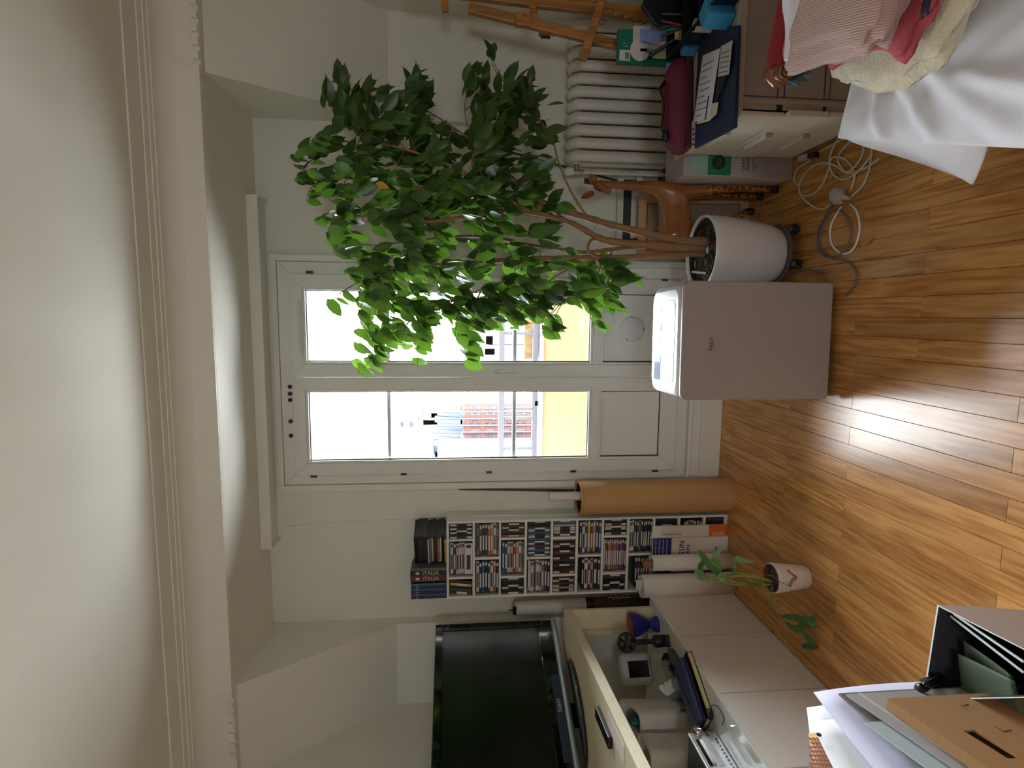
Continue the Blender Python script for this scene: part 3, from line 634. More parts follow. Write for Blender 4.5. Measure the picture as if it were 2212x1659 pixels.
# ================================================================ television
d = Vector((0.41, 0.91, 0)).normalized()         # from near edge to far edge, seen from the front left to right
nrm = Vector((0.91, -0.41, 0)).normalized()
far = Vector((-1.622, 2.872, 0)); zb0, zt0 = 0.972, 1.612
W_ = 0.98
tv = thing('television', 'black flat television with silver foot strip on the cream bench', 'television', (far - d*W_/2 + Vector((0, 0, 0.949))), R=Matrix(((d.x, -nrm.x, 0), (d.y, -nrm.y, 0), (0, 0, 1))))
hw = W_/2; h0, h1 = zb0-0.949, zt0-0.949
GB = mat('gloss_black', (8, 8, 10), 0.06, coat=0.5); SCREEN = mat('tv_screen', (7, 8, 8), 0.16, spec=0.6); SILV = mat('silver_strip', (176, 190, 200), 0.32, metal=0.7)
fz = MB(); bz = 0.040; b2 = 0.105
fz.box(-hw, hw, 0, 0.03, h1-bz, h1).box(-hw, -hw+bz, 0, 0.03, h0+0.03, h1-bz).box(hw-bz, hw, 0, 0.03, h0+0.03, h1-bz).box(-hw+bz, hw-bz, 0, 0.03, h0+0.03, h0+b2)
fz.build('bezel', GB, tv, bev=0.004)
MB().box(-hw+bz-0.002, hw-bz+0.002, 0.006, 0.02, h0+b2-0.002, h1-bz+0.002).build('screen', SCREEN, tv)
MB().box(-hw+0.04, hw-0.04, 0.03, 0.09, h0+0.06, h1-0.05).build('back_housing', BLACK, tv, bev=0.01)
MB().cyl((-hw, 0.004, h0+0.016), (hw, 0.004, h0+0.016), 0.0155, n=20).build('silver_strip', SILV, tv, smooth=50)
MB().box(-0.22, 0.18, -0.001, 0.002, h0+0.030, h0+0.072).build('blue_grey_plate', mat('blue_grey_plate', (44, 54, 74), 0.25), tv)
text('brand_mark', 'SONY', 0.024, mat('silver_print', (196, 196, 190), 0.4), tv, frame((0.03, -0.0015, h0+0.052), (1,0,0), (0,0,1)))
ft = MB(); ft.lathe([(0.0, 0.0), (0.24, 0.0), (0.245, 0.006), (0.24, 0.012), (0.0, 0.012)], (0, 0.0, 0.0005), 48, cap=False, sx=1.0, sy=0.62)
ft.build('glass_foot', GB, tv, smooth=40)
MB().box(-0.05, 0.05, 0.02, 0.06, 0.012, h0+0.10).build('neck', BLACK, tv, bev=0.004)
q_ = tb_
def B(x, y, z): return XF[tb_] @ Vector((x, y, z))
bx_ = thing('black_remote', 'black remote control lying at the near end of the bench top', 'remote', B(0.86, 0.10, BH), R=BR)
MB().box(-0.10, 0.10, -0.022, 0.022, 0.0004, 0.018).build('body', BLACK, bx_, bev=0.004)
pp = thing('paper_slip', 'pale paper slip on the near end of the cream bench top', 'paper', B(1.00, 0.05, BH), R=BR)
MB().box(-0.10, 0.10, -0.03, 0.03, 0.0004, 0.002).build('sheet', PAPER, pp)
# ================================================================ things on the cabinet top, in the niche of the bench
ZT = 0.4695
COBALT = mat('cobalt_glaze', (30, 30, 134), 0.45, bump=0.06, bs=60); TERRA = mat('terracotta', (158, 92, 58), 0.8, var=0.12, vs=20)
c = Vector((-1.580, 2.712, ZT)); gz = at(1362, 1341, Y=c.y).z - ZT
go = thing('goblet', 'cobalt blue ceramic goblet with bare terracotta inside on the cabinet top', 'goblet', c)
r_ = 0.064
MB().lathe([(0.0,0),(0.040,0),(0.041,0.008),(0.030,0.022),(0.016,0.036),(0.015,0.044),(0.030,0.054),(0.050,gz*0.66),(0.058,gz*0.8),(0.060,gz*0.92),(r_,gz),(r_-0.004,gz+0.002)], n=40, cap=False).build('bowl', COBALT, go, smooth=60)
MB().lathe([(r_-0.004,gz+0.002),(r_-0.010,gz-0.004),(0.054,gz*0.8),(0.040,gz*0.66),(0.0,gz*0.58)], n=40, cap=False).build('inside', TERRA, go, smooth=60)
# small black fan on its dock
FB = mat('fan_black', (22, 24, 30), 0.4)
c = at(1441, 1384, Z=ZT); fan = thing('desk_fan', 'small black desk fan with round cage standing beside the goblet', 'fan', c, math.radians(30))
MB().box(-0.028, 0.028, -0.040, 0.040, 0, 0.020).build('dock', FB, fan, bev=0.003)
MB().lathe([(0.0,0.020),(0.027,0.020),(0.030,0.026),(0.030,0.062),(0.026,0.068),(0.0,0.068)], n=28, cap=False).build('handle_base', FB, fan, smooth=40)
hz = at(1354, 1391, Y=c.y).z - ZT; hr = 0.045
MB().cyl((0,0,0.066), (0,0,hz-hr+0.004), 0.0115, 0.013, n=16).build('stem', FB, fan, smooth=40)
cg = MB()
for rr, yy in ((hr,-0.012),(hr,0.012),(hr*0.93,-0.018)):
    cg.tube([(rr*math.cos(2*PI*j/36), yy, hz+rr*math.sin(2*PI*j/36)) for j in range(37)], 0.002, 6, cap=False)
for j in range(36):
    th = 2*PI*j/36
    cg.tube([(0.012*math.cos(th), -0.021, hz+0.012*math.sin(th)), (0.7*hr*math.cos(th+.12), -0.021, hz+0.7*hr*math.sin(th+.12)), (hr*math.cos(th+.2), -0.012, hz+hr*math.sin(th+.2)), (hr*math.cos(th+.2), 0.012, hz+hr*math.sin(th+.2)), (0.5*hr*math.cos(th), 0.02, hz+0.5*hr*math.sin(th))], 0.0011, 5)
cg.build('cage', FB, fan, smooth=60)
MB().cyl((0,-0.023,hz), (0,0.022,hz), 0.013, n=20).build('hub', FB, fan, smooth=40)
for j in range(5):
    th = 2*PI*j/5; u = Vector((math.cos(th),0,math.sin(th))); v = Vector((-math.sin(th),0.5,math.cos(th)))
    a0 = Vector((0,0,hz))
    MB().add([a0+u*0.011-v*0.004, a0+u*0.036-v*0.012, a0+u*0.040+v*0.008, a0+u*0.011+v*0.006], [(0,1,2,3)]).build('blade', FB, fan, solid=0.001)
# white weather clock with dark screen
GREYW = mat('soft_white_plastic', (206, 206, 202), 0.4)
cy_ = 2.79; p0, p1 = at(1337, 1478, Y=cy_), at(1404, 1412, Y=cy_)
ck = thing('clock_radio', 'rounded white clock with square dark screen behind the fan', 'clock', ((p0.x+p1.x)/2, cy_, ZT), math.radians(38))
hh = p0.z - ZT; hw_ = 0.078
MB().box(-hw_, hw_, -0.035, 0.045, 0, hh).build('body', GREYW, ck, bev=0.028, seg=5, smooth=40)
MB().box(-0.044, 0.036, -0.0365, -0.033, hh-0.150, hh-0.040).build('screen', SCREEN, ck, bev=0.001)
# grey pouch with a wooden egg
c = at(1462, 1414, Z=ZT); po = thing('pouch', 'open grey leather pouch holding a wooden egg by the cabinet edge', 'pouch', c, math.radians(-12))
rows_ = []
for k in range(9):
    t = k/8; rr = 0.024*(0.35+0.65*math.sin(PI*min(1, 0.15+t*0.62)))
    rows_.append([Vector((rr*0.8*math.cos(2*PI*j/20), -0.075+0.10*t, 0.021+rr*math.sin(2*PI*j/20)*0.85)) for j in range(20)])
pr_ = MB().grid(rows_, True); pr_.add(rows_[0], [tuple(range(20))])
pr_.build('leather', mat('grey_leather', (74, 72, 74), 0.6, bump=0.2, bs=90), po, smooth=180, solid=0.002)
eg = thing('wooden_egg', 'smooth pale wooden egg peeping out of the grey pouch', 'egg', XF[po] @ Vector((0, 0.018, 0.024)))
MB().ball((0,0,0), 0.014, 0.018, 0.0155, 20, 14).build('egg', mat('pale_wood', (190, 140, 108), 0.5), eg, smooth=180)
# clear tray, tissue pack, navy case on a notebook
TRAY = clear('clear_plastic', (0.92, 0.95, 0.96), 0.15)
o0 = Vector((-1.655, 2.16, ZT)); ux = Vector((0.14, 0.25, 0)).normalized()
ang = math.atan2(ux.y, ux.x) - PI/2
tr_ = thing('clear_tray', 'shallow clear plastic tray under the tissue pack', 'tray', (-1.700, 2.40, ZT), ang)
m = MB(); m.box(-0.038, 0.038, -0.13, 0.13, 0, 0.003).box(-0.038, -0.035, -0.13, 0.13, 0.003, 0.045).box(0.035, 0.038, -0.13, 0.13, 0.003, 0.045).box(-0.035, 0.035, 0.127, 0.13, 0.003, 0.045).box(-0.035, 0.035, -0.13, -0.127, 0.003, 0.045)
m.build('tray', TRAY, tr_)
ti = thing('tissue_pack', 'crumpled white paper tissue pack standing in the clear tray', 'tissue', (-1.708, 2.395, ZT+0.0045), ang+0.1)
rg = random.Random(5); rows_ = []
for i in range(9):
    rows_.append([Vector((-0.035+0.07*j/8 + rg.uniform(-.003,.003), 0.02*math.sin(i*0.8+j*0.7)+rg.uniform(-.004,.004), 0.075*i/8 + (0.012*math.sin(j*1.3) if i > 5 else 0))) for j in range(9)])
MB().grid(rows_).build('tissue', mat('tissue_white', (232, 232, 232), 0.9), ti, solid=0.004)
tag(MB().cyl((-1.665, 2.455, ZT+0.0155), (-1.655, 2.475, ZT+0.0155), 0.011, n=18).build('ink_bottle_cap', mat('violet_cap', (44, 34, 104), 0.4), bev=0.001), 'violet bottle cap lying in the clear tray', 'cap')
nb = thing('notebook', 'cream-edged notebook with black cover and elastic band under the navy case', 'notebook', (-1.585, 2.20, ZT), ang)
MB().box(-0.060, 0.058, -0.135, 0.135, 0.003, 0.021).build('pages', mat('cream_pages', (226, 208, 160), 0.8), nb)
m = MB().box(-0.064, 0.061, -0.138, 0.138, 0.0, 0.003).box(-0.064, 0.061, -0.138, 0.138, 0.021, 0.024).box(-0.066, -0.063, -0.138, 0.138, 0.0, 0.024)
m.build('cover', BLACK, nb, bev=0.0008)
for y in (-0.112, 0.128): MB().tube([(0.050, y, 0.0255), (0.064, y, 0.020), (0.066, y, 0.012), (0.064, y, 0.001)], 0.0018, 6).build('elastic', BLACK, nb)
nc = thing('navy_case', 'navy blue zipped case lying on the black notebook', 'case', (-1.597, 2.195, ZT+0.026), ang)
NAVYL = mat('navy_leather', (48, 62, 106), 0.42, bump=0.12, bs=40); NAVYD = mat('navy_zip', (20, 22, 36), 0.6)
MB().box(-0.066, 0.056, -0.135, 0.130, 0.012, 0.031).build('upper_half', NAVYL, nc, bev=0.010, seg=4, smooth=40)
MB().box(-0.067, 0.057, -0.136, 0.131, 0.0, 0.014).build('lower_half', NAVYD, nc, bev=0.006, seg=3, smooth=40)
MB().tube([(-0.03, 0.115, 0.0315), (-0.02, 0.03, 0.0322), (0.00, -0.05, 0.0320), (0.01, -0.12, 0.0312)], 0.0012, 6).build('seam', NAVYD, nc)
# white curved caddies with glasses case and remote
CAD = mat('caddy_white', (218, 212, 206), 0.5)
def caddy(name, lab, c, rz, lx, ly, h, cut):
    """soft-cornered upright holder: rounded plan, walls flaring to a slanting rim"""
    o = thing(name, lab, 'caddy', c, rz); n = 40; rows_ = []
    for k in range(8):
        t = k/7; f = 0.86 + 0.14*t; row = []
        for j in range(n):
            a = 2*PI*j/n; e = 0.45
            x = math.copysign(abs(math.cos(a))**e, math.cos(a))*lx*f; y = math.copysign(abs(math.sin(a))**e, math.sin(a))*ly*f
            row.append(Vector((x, y, t*(h - cut*(0.5-0.5*y/ly)))))
        rows_.append(row)
    m = MB().grid(rows_, True); m.add(rows_[0], [tuple(range(n-1, -1, -1))])
    m.build('shell', CAD, o, smooth=180, solid=0.004); return o
c = Vector((-1.800, 2.335, ZT+0.001))
h_ = at(1370, 1520, Y=2.22).z - ZT
ca = caddy('caddy', 'white rounded caddy holding a teal glasses case', c, math.radians(12), 0.050, 0.090, h_, 0.04)
gc = thing('glasses_case', 'teal glasses case with black end standing in the white caddy', 'case', c + Vector((-0.015, 0.0, 0.006)), math.radians(12))
MB().lathe([(0.0,0),(0.022,0),(0.026,0.03),(0.026,h_*0.62)], n=24, cap=False, sx=0.8, sy=1.6).build('black_end', BLACK, gc, smooth=50)
MB().lathe([(0.0265,h_*0.62),(0.0265,h_*0.8),(0.020,h_*0.9),(0.0,h_*0.93)], n=24, cap=False, sx=0.8, sy=1.6).build('teal_body', mat('teal_leather', (36, 116, 118), 0.45), gc, smooth=50)
c2_ = Vector((-1.815, 2.130, ZT+0.001))
cb_ = caddy('caddy', 'second white rounded caddy beside the silver stereo, with remote', c2_, math.radians(12), 0.050, 0.090, h_-0.02, 0.0)
rm = thing('remote_control', 'long black remote control leaning out of the second white caddy', 'remote', c2_ + Vector((-0.012, 0.0, 0.008)), R=Matrix.Rotation(math.radians(12), 3, 'Z') @ Matrix.Rotation(math.radians(-4), 3, 'Y'))
MB().box(-0.010, 0.010, -0.025, 0.025, 0, 0.195).build('body', BLACK, rm, bev=0.004)
for i in range(10):
    for j in range(3): MB().box(0.0095, 0.0118, -0.018+0.013*j, -0.009+0.013*j, 0.06+0.012*i, 0.068+0.012*i).build('button', mat('button_grey', (82, 80, 84), 0.5), rm)
# silver stereo
X_ = -1.650; sf = thing('stereo', 'silver compact stereo with chrome knob and dark display on the cabinet top', 'stereo', (X_, 1.905, ZT))
AL = mat('brushed_silver', (214, 220, 226), 0.28, metal=0.35); ALD = mat('stereo_side', (70, 74, 78), 0.4, metal=0.4); CHROME = mat('chrome', (210, 210, 212), 0.06, metal=1.0); GBT = mat('small_button', (110, 112, 120), 0.35, metal=0.5)
ya, yb = 1.735, 2.030
MB().box(X_-0.19, X_-0.012, ya+0.003, yb-0.003, ZT+0.004, ZT+0.112).build('housing', ALD, sf, w=True, bev=0.003)
MB().box(X_-0.012, X_, ya, yb, ZT+0.002, ZT+0.114).build('front_panel', AL, sf, w=True, bev=0.002)
k0 = at(1505, 1583, X=X_)
MB().tube([k0, k0+Vector((0.016,0,0)), k0+Vector((0.020,0,0)), k0+Vector((0.021,0,0))], [0.021, 0.020, 0.017, 0.004], 28).build('volume_knob', CHROME, sf, w=True, smooth=40)
da, db = at(1507, 1598, X=X_), at(1545, 1655, X=X_)
dz = (da.z+db.z)/2
MB().box(X_-0.001, X_+0.0012, db.y, da.y, dz-0.013, dz+0.015).build('display', GB, sf, w=True)
MB().box(X_-0.001, X_+0.0022, db.y, da.y, dz-0.045, dz-0.021).build('disc_tray', mat('tray_white', (228, 230, 236), 0.25), sf, w=True, bev=0.001)
for i in range(3): MB().cyl((X_-0.002, k0.y+0.004-0.0115*i, k0.z-0.033-0.002*i), (X_+0.003, k0.y+0.004-0.0115*i, k0.z-0.033-0.002*i), 0.0042, n=12).build('button', GBT, sf, w=True)
for i in range(9): MB().cyl((X_-0.002, da.y-0.004-0.018*i, ZT+0.017), (X_+0.003, da.y-0.004-0.018*i, ZT+0.017), 0.004, n=12).build('button', GBT, sf, w=True)
# black bits and cables beside the stereo
CBL = mat('dark_cable', (52, 52, 52), 0.6)
sp_ = thing('spectacle_case', 'slim black spectacle case on top of the stereo', 'case', (X_-0.19, 1.93, ZT+0.113), math.radians(85))
MB().ball((0,0,0.018), 0.055, 0.022, 0.0175, 20, 12).build('shell', BLACK, sp_, smooth=180)
cc = at(1470, 1606, X=X_-0.10)
tag(MB().tube(smooth_path([Vector((X_-0.10, 1.98, ZT+0.1185)), Vector((X_-0.06, 1.93, ZT+0.135)), Vector((X_-0.10, 1.86, ZT+0.126)), Vector((X_-0.16, 1.90, ZT+0.155)), Vector((X_-0.10, 1.95, ZT+0.150)), Vector((X_-0.05, 1.84, ZT+0.128)), Vector((X_-0.09, 1.78, ZT+0.1185))], 10), 0.0032, 8).build('cable', CBL, smooth=180), 'dark cable coiled on top of the silver stereo', 'cable')
tag(MB().box(X_-0.22, X_-0.08, 1.745, 1.83, ZT+0.1125, ZT+0.135).build('black_box', BLACK, bev=0.004), 'flat black box on the near end of the stereo', 'box')
pg_ = thing('plug', 'small black plug with thin cord lying between notebook and stereo', 'plug', (-1.60, 2.065, ZT))
MB().box(-0.022, 0.018, -0.012, 0.012, 0.0004, 0.018).build('body', BLACK, pg_, bev=0.004)
MB().tube(smooth_path([(0.018,0,0.01),(0.045,-0.01,0.006),(0.065,-0.05,0.003),(0.058,-0.10,0.003),(0.02,-0.09,0.003)], 8), 0.0018, 6).build('cord', CBL, pg_, smooth=180)
ca_ = thing('adapter', 'pale plug adapter with black wrist loop behind the caddies', 'adapter', (-1.90, 2.16, ZT))
MB().ball((0,0,0.028), 0.024, 0.024, 0.0275, 16, 10).build('body', GREYW, ca_, smooth=180)
MB().tube(smooth_path([(0.01,-0.02,0.045),(0.03,-0.06,0.02),(0.05,-0.10,0.004),(0.02,-0.11,0.004),(0.015,-0.06,0.012),(0.012,-0.022,0.04)], 8), 0.0022, 6).build('loop', CBL, ca_, smooth=180)

# ================================================================ poster tube, board and clear tube behind the bench
pt0, pt1 = at(1112, 1309, Y=3.02), at(1405, 1300, Y=3.02)
pc = thing('poster_tube', 'white poster tube with black cap strap standing beside the media shelf', 'tube', (pt0.x-0.005, 3.01, 0))
rt = 0.040
MB().lathe([(0.0,0),(rt,0),(rt,pt0.z),(0.0,pt0.z)], n=32, cap=False).build('tube', mat('tube_white', (196, 192, 188), 0.6), pc, smooth=40)
zb_ = at(1275, 1305, Y=2.97).z
MB().lathe([(rt+.001,zb_-0.022),(rt+.002,zb_-0.020),(rt+.002,zb_+0.018),(rt+.001,zb_+0.02)], n=32, cap=False).build('black_band', BLACK, pc, smooth=40)
tag(MB().lathe([(rt+.0005,0.0),(rt+.0005,zb_-0.022)], n=32, cap=False).build('brown_base', mat('brown_card', (66, 42, 22), 0.6, var=0.2, vs=8), pc, smooth=40), 'dark brown lower part')
m = MB().box(-0.020, 0.026, -0.042, -0.036, pt0.z-0.004, pt0.z+0.016); m.tube([(0.0,-0.04,pt0.z+0.01),(0.012,-0.045,pt0.z+0.02),(0.010,-0.045,pt0.z+0.038)], 0.0035, 6)
m.build('strap', BLACK, pc)
ct0, ct1 = at(1306, 1288, Y=2.95), at(1362, 1285, Y=2.95)
ctb = thing('clear_tube', 'slim clear tube with gold bits standing beside the shelf foot', 'tube', (ct0.x, 2.93, 0))
MB().cyl((0,0,0.0), (0,0,ct0.z), 0.013, n=20).build('tube', TRAY, ctb, smooth=40)
for i in range(12): MB().ball((0.004*math.sin(i*2.1), 0.004*math.cos(i*1.7), ct0.z-0.02-0.011*i), 0.004, n=8, m=6).build('bead', mat('gold_bead', (186, 140, 74), 0.3, metal=0.6), ctb)

# ================================================================ small potted plant on the floor
c = at(1756, 1257, Z=0); c.y += 0.048; pl_ = thing('potted_plant', 'drooping peace lily in a ribbed white pot on the floor', 'plant', c)
ph_ = at(1665, 1261, Y=c.y).z; prof = [(0.0,0),(0.044,0)]
n_ = 6
for i in range(n_):
    za, zb2 = ph_*i/n_, ph_*(i+1)/n_; ra = 0.045+0.018*i/n_; rb = 0.045+0.018*(i+1)/n_
    prof += [(ra,za+0.002), (ra+0.0035,(za+zb2)/2), (rb,zb2-0.002)]
prof += [(0.063,ph_),(0.060,ph_),(0.056,ph_-0.03)]
MB().lathe(prof, n=40, cap=False).build('pot', mat('white_pot', (226, 220, 218), 0.5), pl_, smooth=50)
MB().lathe([(0.0600,ph_+0.002),(0.0575,ph_+0.003),(0.052,ph_-0.015),(0.05,ph_-0.03)], n=40, cap=False).build('inner_pot', mat('brown_pot', (104, 52, 40), 0.5), pl_, smooth=50)
MB().lathe([(0.0,ph_-0.010),(0.03,ph_-0.011),(0.0545,ph_-0.014)], n=32, cap=False).build('soil', mat('dark_soil', (44, 36, 30), 0.95, var=0.5, vs=90, bump=1.0, bs=160), pl_, smooth=180)
COP = mat('copper_foil', (196, 128, 74), 0.25, metal=0.8)
a_ = at(1666, 1247, Y=c.y-0.060); pts = [a_+Vector((0,0.02,0.006)), a_+Vector((0.006,-0.004,-0.006)), at(1680, 1254, Y=c.y-0.066), at(1705, 1266, Y=c.y-0.066), at(1711, 1262, Y=c.y-0.068)]
MB().tube(smooth_path(pts, 6), 0.0022, 6, squash=0.5).build('copper_ribbon', COP, pl_, w=True, smooth=180)
m = MB(); m.tube(smooth_path([at(1706,1267,Y=c.y-0.063), at(1713,1253,Y=c.y-0.066), at(1720,1247,Y=c.y-0.062), at(1708,1238,Y=c.y-0.060), at(1701,1230,Y=c.y-0.058)], 6), [0.005]*24+[0.002], 6, squash=0.3)
m.build('copper_bow', COP, pl_, w=True, smooth=180)
STEM = mat('lily_stem', (138, 152, 76), 0.5, subs=0.0); LILY = mat('lily_leaf', (112, 144, 92), 0.45, var=0.15, vs=30); LILYD = mat('lily_leaf_dark', (66, 112, 44), 0.45, var=0.15, vs=30)
def leafstrip(pts, wid, name, m, parent, fold=0.35, up=(0,-1,0.3)):
    """a leaf blade along a path: width profile, folded at the midrib"""
    P = smooth_path(pts, 5); n = len(P); rows_ = []; u = Vector(up)
    for i, p in enumerate(P):
        t = i/(n-1); d = (P[min(i+1,n-1)]-P[max(i-1,0)]).normalized(); a = d.cross(u); a = a.normalized() if a.length > 1e-5 else d.orthogonal().normalized(); nn = a.cross(d).normalized()
        w_ = wid*math.sin(PI*min(1, 0.08+t*0.92))**0.8*(1-0.15*t)
        rows_.append([p - a*w_ + nn*w_*fold, p - a*w_*0.5 + nn*w_*fold*0.4, p, p + a*w_*0.5 + nn*w_*fold*0.4, p + a*w_ + nn*w_*fold])
    return MB().grid(rows_).build(name, m, parent, w=True, smooth=180, solid=0.0006)
def P_(px, py, dy=0.0): return at(px, py, Y=c.y+dy)
base = P_(1668, 1262)
for pts in ([(1668,1258),(1610,1245),(1550,1250),(1530,1250)], [(1668,1256),(1620,1244),(1585,1244)], [(1668,1255),(1630,1243),(1592,1237)], [(1669,1262),(1600,1260),(1560,1246)], [(1669,1263),(1590,1263),(1528,1250)], [(1670,1268),(1668,1300),(1680,1325),(1700,1345)], [(1670,1266),(1662,1290),(1668,1315),(1690,1332)]):
    MB().tube(smooth_path([P_(x, y, 0.006*k) for k, (x, y) in enumerate(pts)], 6), [0.0034]*8+[0.0028]*20 if False else 0.0030, 7).build('stem', STEM, pl_, w=True, smooth=180)
leafstrip([P_(1555,1243,-.01), P_(1535,1222,-.02), P_(1518,1200,-.03), P_(1507,1186,-.03)], 0.016, 'leaf', LILYD, pl_)
leafstrip([P_(1556,1236,.01), P_(1550,1215,0), P_(1543,1205,-.02), P_(1551,1192,-.02), P_(1568,1180,-.02)], 0.015, 'leaf', LILY, pl_)
leafstrip([P_(1592,1237,0), P_(1584,1220,-.02), P_(1588,1207,-.03), P_(1606,1211,-.04), P_(1632,1214,-.05)], 0.017, 'leaf', LILY, pl_, up=(0,-1,-.6))
leafstrip([P_(1590,1238,0), P_(1570,1240,-.03), P_(1558,1244,-.04), P_(1562,1254,-.05), P_(1580,1262,-.04)], 0.015, 'leaf', LILY, pl_)
leafstrip([P_(1530,1250,.01), P_(1515,1244,0), P_(1506,1236,-.01), P_(1503,1250,-.02)], 0.018, 'leaf', LILY, pl_)
leafstrip([P_(1520,1240,.02), P_(1512,1225,.02), P_(1520,1213,.01), P_(1526,1222,0)], 0.012, 'leaf', LILYD, pl_)
leafstrip([P_(1625,1262,.0), P_(1645,1263,-.004), P_(1600,1259,.006), P_(1580,1255,.01)], 0.008, 'leaf', LILYD, pl_)
def G_(px, py, z=0.02): return at(px, py, Z=z)
leafstrip([G_(1690,1332,.075), G_(1712,1333,.06), G_(1740,1338,.04), G_(1756,1336,.035), G_(1764,1323,.02)], 0.017, 'leaf', LILYD, pl_, up=(0,-.4,1))
leafstrip([G_(1698,1344,.07), G_(1720,1358,.05), G_(1745,1348,.03), G_(1766,1356,.012)], 0.016, 'leaf', LILYD, pl_, up=(0,-.4,1))
leafstrip([G_(1725,1360,.045), G_(1745,1376,.03), G_(1757,1393,.012), G_(1738,1396,.008), G_(1730,1398,.02)], 0.016, 'leaf', LILYD, pl_, up=(0,-.4,1))
leafstrip([G_(1745,1344,.04), G_(1758,1348,.03), G_(1767,1352,.016)], 0.012, 'leaf', LILY, pl_, up=(0,-.4,1))

# ================================================================ box, folders, papers and carrier bag at lower left
KB = mat('kraft_box', (178, 136, 92), 0.85, var=0.06, vs=30, stretch=(1, 6, 6))
FG = mat('grey_folder', (178, 176, 178), 0.6); FGD = mat('grey_marbled', (118, 116, 110), 0.7, var=0.2, vs=14); PALEB = mat('pale_blue_card', (188, 204, 210), 0.6)
LAV = mat('lavender_paper', (206, 204, 226), 0.8); PW_ = mat('bright_paper', (228, 228, 232), 0.8); PTN = mat('tan_print', (196, 158, 98), 0.7); PTR = mat('rose_print', (178, 112, 96), 0.7)
YN = 0.62
def edge(px0, py0, px1, py1, X, far=None):
    """upper edge of a board standing in the plane x = X: seen far end, carried on to y = YN"""
    A, Bv = at(px0, py0, X=X), at(px1, py1, X=X); d = (Bv-A)/(Bv.y-A.y)
    if far is not None: A = A + d*(far-A.y)
    return A, A + d*(YN-A.y)
def slab(name, lab, cat, px, X, th, m, notch=None, z0=0.001, bev=0.001):
    A, Bv = edge(*px, X); o = thing(name, lab, cat, (X, (A.y+Bv.y)/2, 0)); mid = [A.lerp(Bv, k/6) for k in range(7)]
    pts = [Vector((X, A.y, z0))] + mid + [Vector((X, Bv.y, z0))]
    MB().prism(pts, (-th, 0, 0)).build('board', m, o, w=True, bev=bev); return o, A, Bv
KX = -0.905
A, Bv = edge(1917, 1509, 2135, 1659, KX); kb = thing('cardboard_box', 'flat brown corrugated cardboard box with slot handle standing on its edge', 'box', (KX-0.015, 0.9, 0))
s0_, s1_ = at(2092, 1577, X=KX), at(2190, 1638, X=KX); KT = 0.028
def topz(y): return A.z + (Bv.z-A.z)*(y-A.y)/(Bv.y-A.y)
zs0, zs1 = s0_.z-0.014, s1_.z+0.012; zlo, zhi = min(s0_.z, s1_.z)-0.013, max(s0_.z, s1_.z)+0.013
def wallpiece(m, ya, yb, za0, za1, zb0, zb1, x0=KX, th=0.005): m.prism([(x0, ya, za0), (x0, yb, zb0), (x0, yb, zb1), (x0, ya, za1)], (-th, 0, 0))
m = MB(); wallpiece(m, A.y, s0_.y, 0, A.z, 0, topz(s0_.y)); wallpiece(m, s1_.y, Bv.y, 0, topz(s1_.y), 0, Bv.z); wallpiece(m, s0_.y, s1_.y, 0, s0_.z-0.013, 0, s1_.z-0.013); wallpiece(m, s0_.y, s1_.y, s0_.z+0.013, topz(s0_.y), s1_.z+0.013, topz(s1_.y))
m.build('right_wall', KB, kb, w=True)
m = MB(); wallpiece(m, A.y, Bv.y, 0, A.z, 0, Bv.z, KX-KT+0.005); m.build('left_wall', KB, kb, w=True)
MB().box(KX-KT+0.005, KX-0.005, A.y-0.004, A.y, 0, A.z-0.002).build('end_wall', KB, kb, w=True)
m = MB(); m.prism([(KX-0.0051, A.y, A.z-0.004), (KX-0.0051, Bv.y, Bv.z-0.004), (KX-0.0051, Bv.y, Bv.z), (KX-0.0051, A.y, A.z)], (-KT+0.0102, 0, 0)); m.build('top_flap', KB, kb, w=True)
PEN = mat('pencil_line', (84, 64, 54), 0.9)
for q in ([(2081,1524),(2092,1521)], [(2075,1523),(2090,1532)], [(2162,1514),(2180,1512),(2194,1522)], [(2148,1568),(2166,1580),(2184,1577)]):
    MB().tube([at(px, py, X=KX+0.0004) for px, py in q], 0.0008, 5).build('pencil_mark', PEN, kb, w=True)
o1, A1, B1 = slab('grey_folder', 'light grey flap folder standing upright beside the cardboard box', 'folder', (1828, 1499, 2062, 1659), -0.940, 0.006, FG)
dz = Vector((0.0004, 0, -0.034))
MB().bar(A1+dz, B1+dz, 0.003, 0.004).build('crease', mat('pale_crease', (214,212,212), 0.6), o1, w=True)
slab('pale_folder', 'pale blue card folder between the two grey folders', 'folder', (1866, 1560, 2030, 1680), -0.950, 0.004, PALEB)
slab('marbled_folder', 'dark marbled grey folder standing behind the light grey folder', 'folder', (1811, 1497, 1992, 1659), -0.960, 0.006, FGD)
def sheet(name, lab, cat, pts, m, bow=0.02, n=8):
    """thin sheet through four corners with a soft bow"""
    a, b_, c_, d_ = [Vector(p) for p in pts]; nr = (b_-a).cross(d_-a).normalized(); rows_ = []
    for i in range(n+1):
        u = i/n; rows_.append([(a*(1-u)+d_*u)*(1-v/n) + (b_*(1-u)+c_*u)*(v/n) + nr*bow*math.sin(PI*v/n)*math.sin(PI*(0.2+0.8*u)*0.9) for v in range(n+1)])
    o = thing(name, lab, cat, (a+b_+c_+d_)/4); MB().grid(rows_).build('sheet', m, o, w=True, smooth=180, solid=0.001); return o
